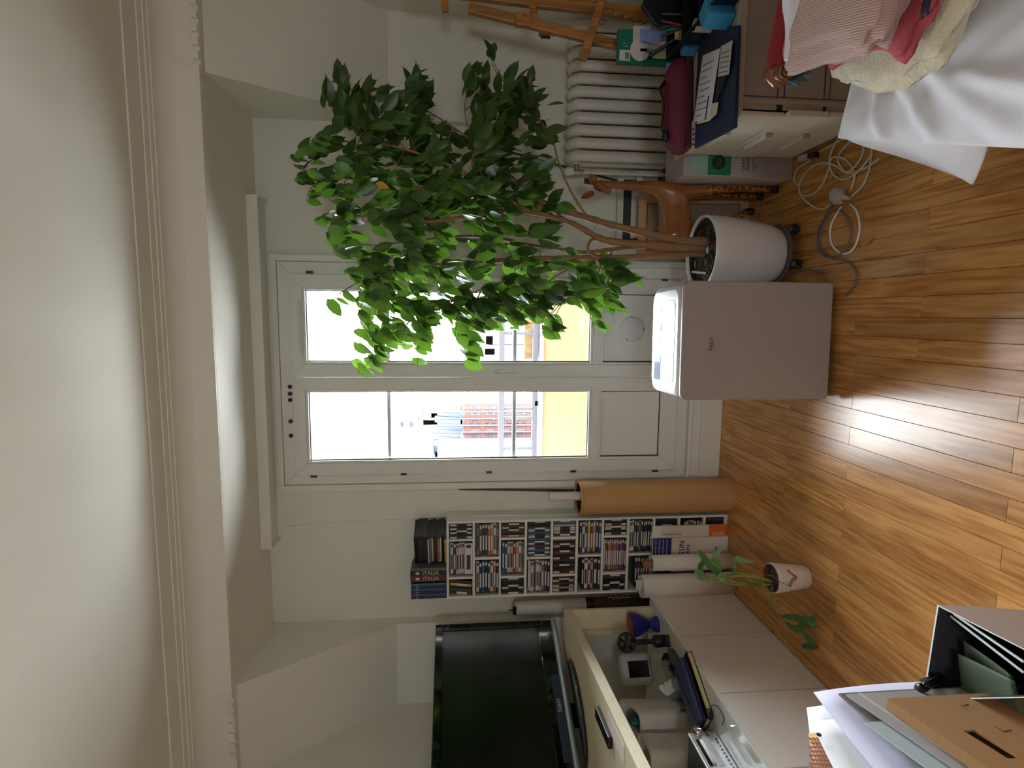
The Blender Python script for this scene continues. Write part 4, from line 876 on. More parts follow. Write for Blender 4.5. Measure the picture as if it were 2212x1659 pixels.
def curl(name, lab, px, X, m, amp, z0=0.004):
    """a tall sheet standing in the plane x = X whose far upper corner curls away"""
    A, Bv = edge(*px, X); o = thing(name, lab, 'paper', (X, (A.y+Bv.y)/2, z0)); rows_ = []
    for i in range(13):
        t = i/12; row = []
        for k in range(13):
            s_ = k/12; p = A.lerp(Bv, s_); z = z0 + (p.z-z0)*t; f = max(0, t-0.55)/0.45
            row.append(Vector((X - amp*f*f*(1-s_)**2 + 0.004*math.sin(s_*9+t*3)*t, p.y, z)))
        rows_.append(row)
    MB().grid(rows_).build('sheet', m, o, w=True, smooth=180, solid=0.0012); return o
curl('paper_sheet', 'lavender white paper with curling corner standing beside the marbled folder', (1758, 1487, 1890, 1659), -0.985, LAV, 0.012)
ps = curl('punched_sheet', 'torn white sheet with two punched holes among the papers', (1752, 1556, 1803, 1659), -1.006, PW_, 0.004)
pq = curl('patterned_sheet', 'tan paper printed with rose dots at the lower left edge', (1746, 1585, 1760, 1659), -1.020, PTN, 0.0)
curl('paper_sheet', 'plain white paper standing behind the tan patterned paper', (1743, 1522, 1760, 1659), -1.036, PW_, 0.010)
DK = mat('dark_hole', (34, 30, 40), 0.7)
for px, py in ((1769, 1588), (1849, 1590)):
    p = at(px, py, X=-0.999); MB().cyl(p, p+Vector((0.0025,0,0)), 0.006, n=6).build('punched_hole', DK, ps, w=True)
for i in range(8):
    for j in range(6):
        px, py = 1751 + 8.0*j + 4.0*(i % 2), 1596 + 9*i
        p = at(px, py, X=-1.0175); m = MB().ball((0,0,0), 0.0006, 0.0055, 0.0042, 8, 6); m.xf(Matrix.Translation(p)).build('print_dot', PTR, pq, w=True)
# carrier bag, white outside and black inside, with black folders and green papers
zbag = 0.27
fl, fr_, nr_ = at(1993, 1512, Z=zbag), at(2025, 1306, Z=zbag), at(2250, 1420, Z=zbag)
fl.x += 0.0; nl_ = Vector((-0.800, nr_.y, zbag)); fl = Vector((fl.x, max(fl.y, 1.215), zbag))
bg_ = thing('carrier_bag', 'open carrier bag, white outside and black inside, with black handles', 'bag', ((fl.x+nr_.x)/2, (fl.y+nr_.y)/2, 0))
WOUT = mat('bag_white', (196, 186, 186), 0.55); BIN = mat('bag_black', (58, 60, 66), 0.45, bump=0.15, bs=30)
ring = [fl, fr_, nr_, nl_]; cen = sum(ring, Vector())/4
def ringat(z, s): return [Vector((cen.x+(p.x-cen.x)*s, cen.y+(p.y-cen.y)*s, z)) for p in ring]
def dens(r): 
    out = []
    for i in range(4):
        for k in range(6): out.append(r[i].lerp(r[(i+1) % 4], k/6))
    return out
rows_ = [dens(ringat(z, s)) for z, s in ((0.004, 0.80), (0.10, 0.88), (0.20, 0.96), (zbag, 1.0))]
m = MB().grid(rows_, True); m.add(rows_[0], [tuple(range(23, -1, -1))]); m.build('outer_skin', WOUT, bg_, w=True, smooth=30)
rows2 = [dens(ringat(z, s)) for z, s in ((zbag+0.0005, 1.0), (zbag+0.0005, 0.965), (0.20, 0.925), (0.10, 0.85), (0.008, 0.77))]
mm = MB(); mm.grid(rows2[:2], True); mm.build('white_rim', mat('bag_rim', (226, 232, 232), 0.4), bg_, w=True)
mm = MB().grid(rows2[1:], True); mm.add(rows2[-1], [tuple(range(24))]); mm.build('black_lining', BIN, bg_, w=True, smooth=30)
h0_ = fl.lerp(fr_, 0.18)
MB().tube(smooth_path([h0_+Vector((0.02,0.0,-0.03)), at(1999,1483,Z=zbag+.045), at(1985,1485,Z=zbag+.06), at(1979,1492,Z=zbag+.055), at(1982,1505,Z=zbag+.03), Vector((fl.x+0.02, fl.y-0.01, zbag-0.02))], 6), 0.011, 8, squash=0.3).build('handle', BLACK, bg_, w=True, smooth=180)
MB().tube(smooth_path([h0_+Vector((0.03,-0.02,-0.03)), at(2006,1478,Z=zbag+.05), at(1997,1470,Z=zbag+.05), at(1996,1466,Z=zbag+.02), fl.lerp(fr_, 0.22)+Vector((0,0.004,-0.02))], 6), 0.009, 8, squash=0.3).build('handle', BLACK, bg_, w=True, smooth=180)
OLIVE = mat('olive_paper', (96, 114, 92), 0.85); EDGE_PALE = mat('folder_edge', (214, 220, 226), 0.3)
def inbag(px, py, z): return at(px, py, Z=z)
sheet('olive_envelope', 'dark green paper sleeve inside the carrier bag, nearer of two', 'paper', (inbag(2069,1412,.235), inbag(2192,1472,.235), inbag(2215,1560,.19), inbag(2080,1512,.205)), OLIVE, 0.004)
sheet('olive_envelope', 'dark green paper sleeve inside the carrier bag, farther of two', 'paper', (inbag(2081,1384,.225), inbag(2188,1462,.225), inbag(2206,1520,.17), inbag(2090,1470,.17)), OLIVE, 0.004)
for (pa_, pb_, lab, z_) in (((2054,1333),(2212,1455), 'black plastic folder with pale edge inside the carrier bag, nearer of two', .245), ((2062,1329),(2212,1432), 'black plastic folder with pale edge inside the carrier bag, farther of two', .25)):
    A, Bv = inbag(*pa_, z_), inbag(*pb_, z_)
    o = thing('black_folder', lab, 'folder', (A+Bv)/2 - Vector((0,0,0.22)))
    MB().prism([A, Bv, Vector((Bv.x-0.02, Bv.y, 0.02)), Vector((A.x-0.02, A.y-0.01, 0.02))], (0.005, 0.001, 0)).build('cover', GB, o, w=True)
    MB().bar(A+Vector((0.0025,0,0.001)), Bv+Vector((0.0025,0,0.001)), 0.006, 0.002).build('pale_edge', EDGE_PALE, o, w=True)  # folders have pale plastic edges
# ================================================================ mobile air conditioner
ACW = mat('ac_white', (214, 216, 220), 0.32); ACF = mat('ac_front_shaded', (158, 148, 144), 0.55, bump=0.05, bs=300); ACP = mat('ac_strip', (150, 160, 182), 0.06, coat=0.5)  # front is the same white plastic; its shade is put into the colour
fl_, fr2 = Vector((-0.322, 2.133, 0)), Vector((0.137, 2.148, 0)); ang = math.atan2(fr2.y-fl_.y, fr2.x-fl_.x)
ac = thing('air_conditioner', 'mobile air conditioner with shade coloured into its white front standing before the French window', 'air conditioner', (fl_+fr2)/2, ang)
aw, ad, ah = (fr2-fl_).length/2, 0.345, 0.642
def rrect(hx, y0, y1, r, z, n=8):
    pts = []
    for (cx, cy, a0) in ((hx-r, y0+r, -PI/2), (hx-r, y1-r, 0), (-hx+r, y1-r, PI/2), (-hx+r, y0+r, PI)):
        for k in range(n+1): a = a0 + PI/2*k/n; pts.append(Vector((cx+r*math.cos(a), cy+r*math.sin(a), z)))
    return pts
rows_ = []
for z, s_ in ((0.03, 0), (0.08, 0), (ah-0.035, 0), (ah-0.018, 0.004), (ah-0.006, 0.012), (ah, 0.026)):
    rows_.append(rrect(aw-0.004-s_, 0.012+s_, ad-s_, 0.06-s_*0.6, z))
m = MB().grid(rows_, True); m.add(rows_[-1], [tuple(range(len(rows_[-1])))]); m.add(rows_[0], [tuple(range(len(rows_[0])-1, -1, -1))])
m.build('body', ACW, ac, smooth=40)
fp = []
r = 0.028
for (cx, cz, a0) in ((aw-r, 0.045, -PI/2), (aw-r, ah-r-0.004, 0), (-aw+r, ah-r-0.004, PI/2), (-aw+r, 0.045, PI)):
    rr = r if cz > 0.1 else 0.016
    for k in range(7): a = a0 + PI/2*k/6; fp.append(Vector((cx+(r-rr)*(1 if cx > 0 else -1)+rr*math.cos(a), -0.002, (cz if cz > 0.1 else 0.030+rr)+rr*math.sin(a))))
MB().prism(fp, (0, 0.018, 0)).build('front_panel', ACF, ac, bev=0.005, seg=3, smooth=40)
p = at(1539, 743, Y=2.13); lp = XF[ac].inverted() @ p
text('brand_mark', 'beko', 0.026, mat('bronze_print', (96, 66, 34), 0.4, metal=0.3), ac, frame((lp.x, -0.0024, lp.z+0.005), (1,0,0), (0,0,1)))
MB().prism([(lp.x-0.019, -0.0024, lp.z-0.008), (lp.x+0.019, -0.0024, lp.z-0.004), (lp.x+0.019, -0.0024, lp.z-0.006), (lp.x-0.019, -0.0024, lp.z-0.0105)], (0, -0.0006, 0)).build('brand_underline', mat('bronze_print', (96,66,34)), ac)
zt = ah
MB().box(-0.17, 0.15, 0.215, 0.285, zt-0.002, zt+0.0015).build('control_strip', ACP, ac, bev=0.001)
lid = rrect(0.165, 0.065, 0.195, 0.025, zt+0.0004); lid = [Vector((v.x-0.005, v.y, v.z)) for v in lid]
MB().add(lid, [tuple(range(len(lid)))]).build('lid', ACW, ac, solid=0.0006)
MB().tube(lid + [lid[0]], 0.0011, 6, cap=False).build('lid_groove', mat('groove_grey', (120, 124, 136), 0.6), ac)
MB().box(-0.015, -0.003, 0.240, 0.252, zt+0.0015, zt+0.0022).build('indicator', mat('indicator_dark', (38, 40, 48), 0.3), ac)
WH = mat('black_rubber', (22, 22, 22), 0.8)
for xx in (-aw+0.05, aw-0.05):
    for yy in (0.06, ad-0.06): MB().cyl((xx-0.012, yy, 0.0165), (xx+0.012, yy, 0.0165), 0.016, n=16).build('wheel', WH, ac, smooth=40)
MB().box(-aw+0.02, aw-0.02, 0.03, ad-0.02, 0.026, 0.034).build('base', BLACK, ac)
MB().tube(smooth_path([(0.05, ad-0.001, 0.50), (0.06, ad+0.08, 0.52), (0.00, ad+0.20, 0.42), (-0.02, ad+0.34, 0.20)], 6), 0.05, 14).build('hose', ACW, ac, smooth=40) if False else None

# ================================================================ ficus in a white pot on a rolling stand
pc_ = Vector((0.283, 2.542, 0)); ROLLZ = 0.062
zr_ = 0.405
ro = thing('plant_roller', 'grey rolling plant stand with glossy castors under the ficus pot', 'plant stand', pc_)
GRM = mat('grey_metal', (112, 108, 108), 0.4, metal=0.5)
MB().lathe([(0.0,0.048),(0.125,0.048),(0.135,0.052),(0.137,0.060),(0.128,0.0615),(0.0,0.0615)], n=44, cap=False).build('tray', GRM, ro, smooth=40)
for k in range(5):
    a = -1.95 + 2*PI*k/5; q = Vector((0.135*math.cos(a), 0.135*math.sin(a), 0))
    cs = MB().cyl(q+Vector((0,0,0.036)), q+Vector((0,0,0.05)), 0.012, n=14)
    cs.build('castor_stem', GRM, ro, smooth=40)
    t_ = Vector((-math.sin(a), math.cos(a), 0))
    for s_ in (-1, 1): MB().tube([q+t_*s_*0.003+Vector((0,0,0.0195)), q+t_*s_*0.006+Vector((0,0,0.0195)), q+t_*s_*0.014+Vector((0,0,0.0195)), q+t_*s_*0.018+Vector((0,0,0.0195))], [0.017, 0.0192, 0.0185, 0.012], 18).build('castor_wheel', mat('dark_glass_wheel', (34, 42, 44), 0.12), ro, smooth=50)
fi = thing('ficus', 'large weeping ficus tree in a glazed white pot beside the window', 'plant', pc_ + Vector((0, 0, ROLLZ)))
POT = mat('glazed_white', (220, 216, 216), 0.18, coat=0.3)
R0, R1 = 0.120, 0.168; ph = zr_ - ROLLZ; prof = [(0.0, 0.0002), (R0-0.006, 0.0002)]
for k in range(9): t = k/8; prof.append((R0 + (R1-R0)*math.sin(t*PI/2)**0.8, 0.008 + (ph-0.008)*t))
prof += [(R1-0.002, ph+0.003), (R1-0.009, ph+0.003), (R1-0.012, ph-0.002), (R1-0.016, ph-0.06)]
MB().lathe(prof, n=64, cap=False).build('pot', POT, fi, smooth=60)
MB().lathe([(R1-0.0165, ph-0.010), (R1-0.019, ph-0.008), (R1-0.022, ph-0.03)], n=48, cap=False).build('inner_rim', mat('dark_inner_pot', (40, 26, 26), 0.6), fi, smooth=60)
rg = random.Random(11); rows_ = []
for k in range(10):
    rr = (R1-0.017)*k/9; rows_.append([Vector((rr*math.cos(2*PI*j/40), rr*math.sin(2*PI*j/40), ph-0.035+0.010*math.sin(j*1.3+k)+rg.uniform(-.006,.006))) for j in range(40)])
MB().grid(rows_, True).build('soil', mat('moss_soil', (64, 56, 40), 0.95, var=0.5, vs=70, bump=1.0, bs=120), fi, smooth=180)
rt = MB()
for k in range(46):
    a = rg.uniform(0, 2*PI); rr = rg.uniform(0.03, R1-0.03); c0 = Vector((rr*math.cos(a), rr*math.sin(a), ph-0.026)); pts = [c0 + Vector((rg.uniform(-.02,.02), rg.uniform(-.02,.02), rg.uniform(-.004,.010))) for _ in range(4)]
    rt.tube(smooth_path(pts, 3), 0.0016, 5)
tag(rt.build('root_fibres', mat('root_fibre', (116, 104, 74), 0.9), fi, smooth=180), kind='stuff')
q = at(1524, 590, Y=2.43); MB().tube([q, at(1494, 587, Y=2.45)], 0.005, 10).build('watering_tube', mat('tube_pinkish', (226, 206, 206), 0.3), fi, w=True, smooth=40)
MB().ball(at(1529, 540, Y=2.40)-Vector((0,0,0)), 0.016, 0.010, 0.006, 12, 8).build('pebble', mat('grey_pebble', (128, 138, 140), 0.6), fi, w=True, smooth=180)
# stems
BARK = mat('ficus_bark', (150, 112, 76), 0.75, var=0.22, vs=22, stretch=(1, 1, 0.18), bump=0.5, bs=120); TWIG = mat('ficus_twig', (124, 84, 62), 0.7, var=0.15, vs=30)
def S_(px, py, y): return at(px, py, Y=y)
stems = [
 ([(1530,523,2.53),(1480,520,2.53),(1440,514,2.53),(1380,500,2.54),(1320,486,2.55),(1275,473,2.56),(1225,458,2.57),(1180,448,2.58),(1120,438,2.60),(1050,428,2.62),(980,420,2.62),(900,405,2.62),(800,390,2.62),(700,380,2.62)], [.022,.020,.0175,.016,.0155,.015,.0135,.012,.011,.010,.009,.008,.006,.003]),
 ([(1530,535,2.55),(1480,534,2.54),(1430,532,2.53),(1370,527,2.51),(1320,521,2.49),(1290,513,2.48),(1260,495,2.48),(1230,480,2.48),(1190,468,2.48),(1150,460,2.46),(1090,455,2.44),(1000,470,2.42),(900,480,2.40),(800,470,2.38),(720,470,2.38)], [.022,.020,.018,.016,.015,.014,.012,.011,.010,.010,.009,.008,.006,.005,.003]),
 ([(1530,545,2.57),(1470,548,2.57),(1420,553,2.56),(1360,555,2.55),(1290,556,2.54),(1220,557,2.53),(1150,558,2.52),(1110,560,2.52),(1040,566,2.52),(960,570,2.52),(880,575,2.52),(800,585,2.52)], [.020,.017,.013,.0115,.011,.0105,.010,.0095,.008,.006,.005,.003]),
 ([(1480,530,2.56),(1430,531,2.57),(1370,533,2.58),(1310,540,2.60),(1260,545,2.62),(1210,538,2.64),(1150,530,2.66),(1080,515,2.68),(1000,510,2.70),(900,520,2.72),(820,530,2.72)], [.012,.010,.009,.008,.008,.007,.007,.006,.005,.004,.003]),
]
paths = []
for q, rs in stems:
    P = [S_(*t) for t in q]; sp2 = smooth_path(P, 4); rr = []
    for i in range(len(sp2)): t = i/4; k = min(int(t), len(rs)-2); rr.append(rs[k] + (rs[k+1]-rs[k])*min(1, t-k))
    for i in range(len(rr)): rr[i] *= 1 + 0.10*math.sin(i*1.7)
    MB().tube(sp2, rr, 12).build('stem', BARK, fi, w=True, smooth=180); paths.append(sp2)
for q, r0, r1 in (([(1292,513,2.48),(1275,520,2.46),(1270,540,2.46),(1285,552,2.49),(1312,557,2.52)], .006, .007), ([(1275,472,2.56),(1262,460,2.53),(1240,425,2.50),(1222,390,2.48),(1205,345,2.46),(1196,310,2.45),(1180,280,2.44),(1150,240,2.44),(1110,200,2.44)], .006, .002), ([(1255,467,2.56),(1225,447,2.57),(1195,442,2.58),(1160,428,2.60),(1145,418,2.6)], .009, .004),
                 ([(1180,448,2.58),(1120,400,2.60),(1060,340,2.62),(1000,290,2.64),(940,250,2.64),(880,215,2.64)], .008, .002), ([(1150,460,2.46),(1080,420,2.42),(1000,370,2.38),(900,330,2.36),(800,300,2.36),(740,260,2.36)], .008, .002), ([(1220,557,2.53),(1150,590,2.50),(1080,610,2.47),(1000,640,2.45),(930,660,2.44)], .006, .002), ([(1300,556,2.54),(1245,575,2.52),(1195,600,2.50),(1190,618,2.49),(1220,645,2.48)], .004, .0015), ([(1050,428,2.62),(960,400,2.6),(860,330,2.58),(790,240,2.56),(750,180,2.56)], .006, .002)):
    P = [S_(*t) for t in q]; sp2 = smooth_path(P, 4); n_ = len(sp2)-1
    MB().tube(sp2, [r0 + (r1-r0)*i/n_ for i in range(n_+1)], 9).build('branch', BARK, fi, w=True, smooth=180); paths.append(sp2)
# leaves: twigs run from the stems to points of the crown, leaves hang along them
CI = cam.matrix_world.inverted()
def px_of(p): v = CI @ p; return 1106 + F*v.x/-v.z, 829.5 - F*v.y/-v.z
crown = [(616,345),(640,300),(668,268),(700,200),(712,150),(750,140),(790,165),(830,190),(862,150),(910,122),(915,165),(938,215),(905,250),(950,265),(1000,300),(1040,260),(1000,215),(992,165),(1030,140),(1050,88),(1072,100),(1050,165),(1085,155),(1128,120),(1165,108),(1160,150),(1172,190),(1208,215),(1222,290),(1175,320),(1195,345),(1180,395),(1225,430),(1290,510),(1330,545),(1398,585),(1385,605),(1345,625),(1345,660),(1325,700),(1290,752),(1262,725),(1270,680),(1225,640),(1205,660),(1212,700),(1185,755),(1150,700),(1130,690),(1120,735),(1085,715),(1045,735),(1030,790),(1003,800),(985,725),(960,690),(935,700),(905,800),(870,770),(855,735),(830,770),(815,808),(755,805),(755,735),(775,700),(735,660),(722,690),(680,690),(672,665),(715,640),(760,620),(740,590),(700,590),(735,570),(705,515),(680,480),(640,440),(628,390)]
holes = [((1240,330),(1215,420),(1290,500),(1330,470),(1320,330))]
def inside(x, y, poly):
    c = False; n = len(poly); j = n-1
    for i in range(n):
        (xi, yi), (xj, yj) = poly[i], poly[j]
        if (yi > y) != (yj > y) and x < (xj-xi)*(y-yi)/(yj-yi)+xi: c = not c
        j = i
    return c
def dens(x, y):
    """how thick the foliage is there in the crown"""
    if inside(x, y, holes[0]): return 0.0
    if x > 1225: return 0.8 if y > 560 else 0.18
    if x > 1180 and y < 540: return 0.25
    if y < 215 and x > 960: return 0.55
    if x < 690: return 0.65
    return 1.0
def ypl(x, y):
    """depth of the crown surface there: it bulges towards the viewer and reaches the glass on the left"""
    t = (y-420)/380; return 2.52 + 0.02*t
leafm = []
def leaf_mesh(k):
    rows_ = []; n = 6; bend = (0.10, 0.22, 0.34)[k]; fold = (0.10, 0.22, 0.05)[k]; W = (0.255, 0.23, 0.27)[k]
    ws = (0.0, 0.78, 1.0, 0.86, 0.46, 0.10, 0.0); ts = (0.0, 0.18, 0.40, 0.62, 0.82, 0.93, 1.06)
    vs = [(0, 0, 0)]; fs = []
    L_ = lambda t: (t, -bend*t*t*0.6)
    for i in range(1, 6):
        x, z = L_(ts[i]); w_ = W*ws[i]; vs += [(x, -w_, z+fold*w_*2), (x, 0, z), (x, w_, z+fold*w_*2)]
    x, z = L_(ts[6]); vs.append((x, 0.02*(k-1), z)); tip = len(vs)-1
    fs += [(0, 1, 2), (0, 2, 3)]
    for i in range(4):
        a = 1+3*i; fs += [(a, a+3, a+4, a+1), (a+1, a+4, a+5, a+2)]
    fs += [(13, tip, 14), (14, tip, 15)]
    return vs, fs
LM = bpy.data.materials.new('ficus_leaf'); LM.use_nodes = True; nt = LM.node_tree; p_ = nt.nodes['Principled BSDF']; N = nt.nodes.new; K = nt.links.new
oi = N('ShaderNodeObjectInfo'); tc = N('ShaderNodeTexCoord'); nz = N('ShaderNodeTexNoise'); nz.inputs['Scale'].default_value = 9; K(tc.outputs['Object'], nz.inputs['Vector'])
cr = N('ShaderNodeValToRGB'); cr.color_ramp.elements[0].color = L((30, 50, 22)); cr.color_ramp.elements[1].color = L((62, 92, 40)); cr.color_ramp.elements[0].position = 0.3; cr.color_ramp.elements[1].position = 0.7; K(nz.outputs['Fac'], cr.inputs['Fac'])
K(cr.outputs['Color'], p_.inputs['Base Color']); p_.inputs['Roughness'].default_value = 0.34; p_.inputs['Specular IOR Level'].default_value = 0.45
tl = N('ShaderNodeBsdfTranslucent'); tl.inputs[0].default_value = L((120, 172, 50)); mx = N('ShaderNodeMixShader'); mx.inputs[0].default_value = 0.26
K(p_.outputs[0], mx.inputs[1]); K(tl.outputs[0], mx.inputs[2]); K(mx.outputs[0], nt.nodes['Material Output'].inputs[0])
YEL = mat('yellow_leaf', (196, 150, 40), 0.6)
meshes = []
for k in range(3):
    vs, fs = leaf_mesh(k); me = bpy.data.meshes.new('leaf'); me.from_pydata(vs, [], fs); me.polygons.foreach_set('use_smooth', [True]*len(me.polygons)); me.materials.append(LM); meshes.append(me)
rg = random.Random(21); leaves = []; tw = MB(); ntw = 0
allp = [p for P in paths for p in P if p.z > 0.78]
def add_leaf(p, d, side, sz):
    x, y = px_of(p + d*sz*0.55)
    if not inside(x, y, crown): return False
    leaves.append((p, d.normalized(), side, sz)); return True
tries = 0
while len(leaves) < 1900 and tries < 60000:
    tries += 1
    x = rg.uniform(612, 1400); y = rg.uniform(85, 810)
    if not inside(x, y, crown) or rg.random() > dens(x, y): continue
    depth = ypl(x, y) + rg.gauss(0, 0.17); depth = min(max(depth, 2.16), 2.80 if y < 560 else 2.93)
    if y < 300: depth = min(depth, 2.80)
    e = at(x, y, Y=depth)
    # twig from a stem point below or level with it
    best = min(allp, key=lambda p: (p-e).length + (0.5 if p.z > e.z+0.05 else 0) + rg.random()*0.12)
    dvec = e - best
    if dvec.length > 0.55: best = e - dvec*0.4/dvec.length
    mid = best.lerp(e, 0.55) + Vector((0, 0, 0.06*min(1, dvec.length*2)))
    T_ = smooth_path([best, mid, e], 5)
    if ntw < 260: tw.tube(T_, [0.0022-0.0012*i/(len(T_)-1) for i in range(len(T_))], 5); ntw += 1
    out = Vector((e.x-0.40, e.y-2.55, 0)); out = out.normalized() if out.length > 1e-3 else Vector((1, 0, 0))
    k_ = 5 if ntw < 260 else 2
    for i in range(k_):
        j = max(1, len(T_)-1-i*2); p = T_[j]; d = (T_[j]-T_[j-1]).normalized()
        a = rg.uniform(0, 2*PI); side = (d.orthogonal().normalized()*math.cos(a) + d.cross(d.orthogonal().normalized())*math.sin(a))
        dd = (d*0.30 + side*0.45 + out*0.30 + Vector((0, 0, -0.85 if y > 300 or x < 900 else -0.35))).normalized()
        if y < 300 and x < 800: dd = (dd + Vector((0.5, 0, 0.7))).normalized()
        sz = rg.uniform(0.072, 0.098)*(0.85 if x < 700 else 1)
        add_leaf(p, dd, Vector((rg.uniform(-.9,.9), rg.uniform(-1.2,-.1), rg.uniform(-.3,.9))), sz)
tag(tw.build('twigs', TWIG, fi, w=True, smooth=180), kind='stuff')
def leaf_matrix(p, d, side, sz):
    x = d; z = (side - x*side.dot(x)); z = z.normalized() if z.length > 1e-4 else x.orthogonal().normalized(); y = z.cross(x)
    return Matrix(((x.x*sz, y.x*sz, z.x*sz, p.x), (x.y*sz, y.y*sz, z.y*sz, p.y), (x.z*sz, y.z*sz, z.z*sz, p.z), (0, 0, 0, 1)))
leaves.sort(key=lambda t: (t[0]-EYE).length - t[3]*4)
I = XF[fi].inverted(); rest = MB()
for i, (p, d, s_, sz) in enumerate(leaves):
    M = I @ leaf_matrix(p, d, s_, sz); k = i % 3
    if i < 290:
        o = bpy.data.objects.new('leaf', meshes[k]); COL.objects.link(o); o.parent = fi; o.matrix_local = M; XF[o] = XF[fi]
    else:
        rest.add([M @ v.co for v in meshes[k].vertices], [tuple(f.vertices) for f in meshes[k].polygons])
tag(rest.build('foliage', LM, fi, smooth=180), kind='stuff')
yl = bpy.data.meshes.new('leaf'); vs, fs = leaf_mesh(1); yl.from_pydata(vs, [], fs); yl.materials.append(YEL)
o = bpy.data.objects.new('leaf', yl); COL.objects.link(o); o.parent = fi; o.matrix_local = I @ leaf_matrix(at(812, 395, Y=2.30), Vector((-0.3, 0, -.8)).normalized(), Vector((0,-1,.3)), 0.055); XF[o] = XF[fi]; o['label'] = 'withered yellow leaf'
print('leaves', len(leaves), 'twigs', ntw)
# green cane leaning to the wall behind
p0, p1 = at(933, 283, Y=2.95), at(1327, 389, Y=3.095)
cn = thing('plant_cane', 'thin dark green plant cane leaning behind the ficus', 'cane', p1)
MB().tube([p1 + (p1-p0)*0.02, p0], 0.0055, 8).build('cane', mat('cane_green', (22, 60, 44), 0.5), cn, w=True, smooth=180)
# fallen leaves on the floor
FLL = mat('fallen_leaf', (190, 144, 40), 0.6)
for (px, py, lab) in ((1792, 391, 'fallen yellow leaf on the boards among the white cable loops'), (1868, 531, 'fallen brown-yellow leaf on the boards nearest the viewer'), (1757, 327, 'fallen yellow leaf beside the drawer cabinet foot')):
    p = at(px, py, Z=0.001); me = bpy.data.meshes.new('fallen_leaf'); vs, fs = leaf_mesh(0); me.from_pydata(vs, [], fs); me.materials.append(FLL); o = bpy.data.objects.new('fallen_leaf', me); COL.objects.link(o)
    a = rg.uniform(0, 6); o.matrix_world = leaf_matrix(p + Vector((0, 0, 0.0045)), Vector((math.cos(a), math.sin(a), 0.02)), Vector((0, 0, 1)), 0.052); tag(o, lab, 'leaf')

# ================================================================ carved wooden giraffe
GW = bpy.data.materials.new('carved_wood'); GW.use_nodes = True; nt = GW.node_tree; p_ = nt.nodes['Principled BSDF']; N = nt.nodes.new; K = nt.links.new
tc = N('ShaderNodeTexCoord'); vo = N('ShaderNodeTexVoronoi'); vo.feature = 'DISTANCE_TO_EDGE'; vo.inputs['Scale'].default_value = 34; K(tc.outputs['Object'], vo.inputs['Vector'])
r_ = N('ShaderNodeValToRGB'); r_.color_ramp.elements[0].position = 0.04; r_.color_ramp.elements[0].color = L((176, 116, 60)); r_.color_ramp.elements[1].position = 0.12; r_.color_ramp.elements[1].color = L((110, 58, 28)); K(vo.outputs['Distance'], r_.inputs['Fac'])
sep = N('ShaderNodeSeparateXYZ'); K(tc.outputs['Object'], sep.inputs[0]); mr = N('ShaderNodeMapRange'); mr.inputs['From Min'].default_value = 0.30; mr.inputs['From Max'].default_value = 0.40; K(sep.outputs['Z'], mr.inputs['Value'])
mxr = N('ShaderNodeMix'); mxr.data_type = 'RGBA'; K(mr.outputs[0], mxr.inputs['Factor']); K(r_.outputs['Color'], mxr.inputs[6])
nz = N('ShaderNodeTexNoise'); nz.inputs['Scale'].default_value = 10; K(tc.outputs['Object'], nz.inputs['Vector']); r2_ = N('ShaderNodeValToRGB'); r2_.color_ramp.elements[0].color = L((112, 64, 34)); r2_.color_ramp.elements[1].color = L((176, 112, 64)); K(nz.outputs['Fac'], r2_.inputs['Fac']); K(r2_.outputs['Color'], mxr.inputs[7])
K(mxr.outputs[2], p_.inputs['Base Color']); p_.inputs['Roughness'].default_value = 0.25; p_.inputs['Coat Weight'].default_value = 0.4
gr = thing('giraffe', 'carved polished wooden giraffe standing between ficus pot and picture frames', 'giraffe', (0.52, 2.76, 0))
sk = [(0.475,2.755,0.455,.070),(0.40,2.79,0.440,.070),(0.365,2.80,0.43,.058),(0.545,2.73,0.475,.070),(0.592,2.715,0.520,.050),(0.600,2.705,0.585,.034),(0.602,2.700,0.68,.024),(0.603,2.698,0.775,.019),(0.605,2.695,0.845,.020),(0.595,2.68,0.862,.024),(0.572,2.655,0.825,.016),(0.556,2.64,0.800,.013),
      (0.580,2.695,0.42,.036),(0.597,2.672,0.25,.019),(0.600,2.662,0.12,.016),(0.596,2.655,0.022,.017),(0.590,2.752,0.42,.034),(0.592,2.775,0.24,.018),(0.590,2.782,0.12,.015),(0.588,2.786,0.022,.016),
      (0.400,2.845,0.36,.046),(0.425,2.855,0.25,.024),(0.475,2.865,0.14,.015),(0.532,2.868,0.022,.016),(0.375,2.765,0.36,.046),(0.385,2.745,0.22,.022),(0.410,2.735,0.11,.014),(0.430,2.730,0.022,.016)]
ed = [(0,1),(1,2),(0,3),(3,4),(4,5),(5,6),(6,7),(7,8),(8,9),(9,10),(10,11),(3,12),(12,13),(13,14),(14,15),(3,16),(16,17),(17,18),(18,19),(1,20),(20,21),(21,22),(22,23),(1,24),(24,25),(25,26),(26,27)]
me = bpy.data.meshes.new('body'); I = XF[gr].inverted(); me.from_pydata([tuple(I @ Vector(s_[:3])) for s_ in sk], ed, []); o = bpy.data.objects.new('body', me); COL.objects.link(o); o.parent = gr; XF[o] = XF[gr]
md = o.modifiers.new('skin', 'SKIN'); md.use_smooth_shade = True
for v, s_ in zip(me.skin_vertices[0].data, sk): v.radius = (s_[3], s_[3])
me.skin_vertices[0].data[0].use_root = True
sd_ = o.modifiers.new('sub', 'SUBSURF'); sd_.levels = 2; sd_.render_levels = 2; me.materials.append(GW)
DW = mat('hoof_dark', (48, 30, 20), 0.5)
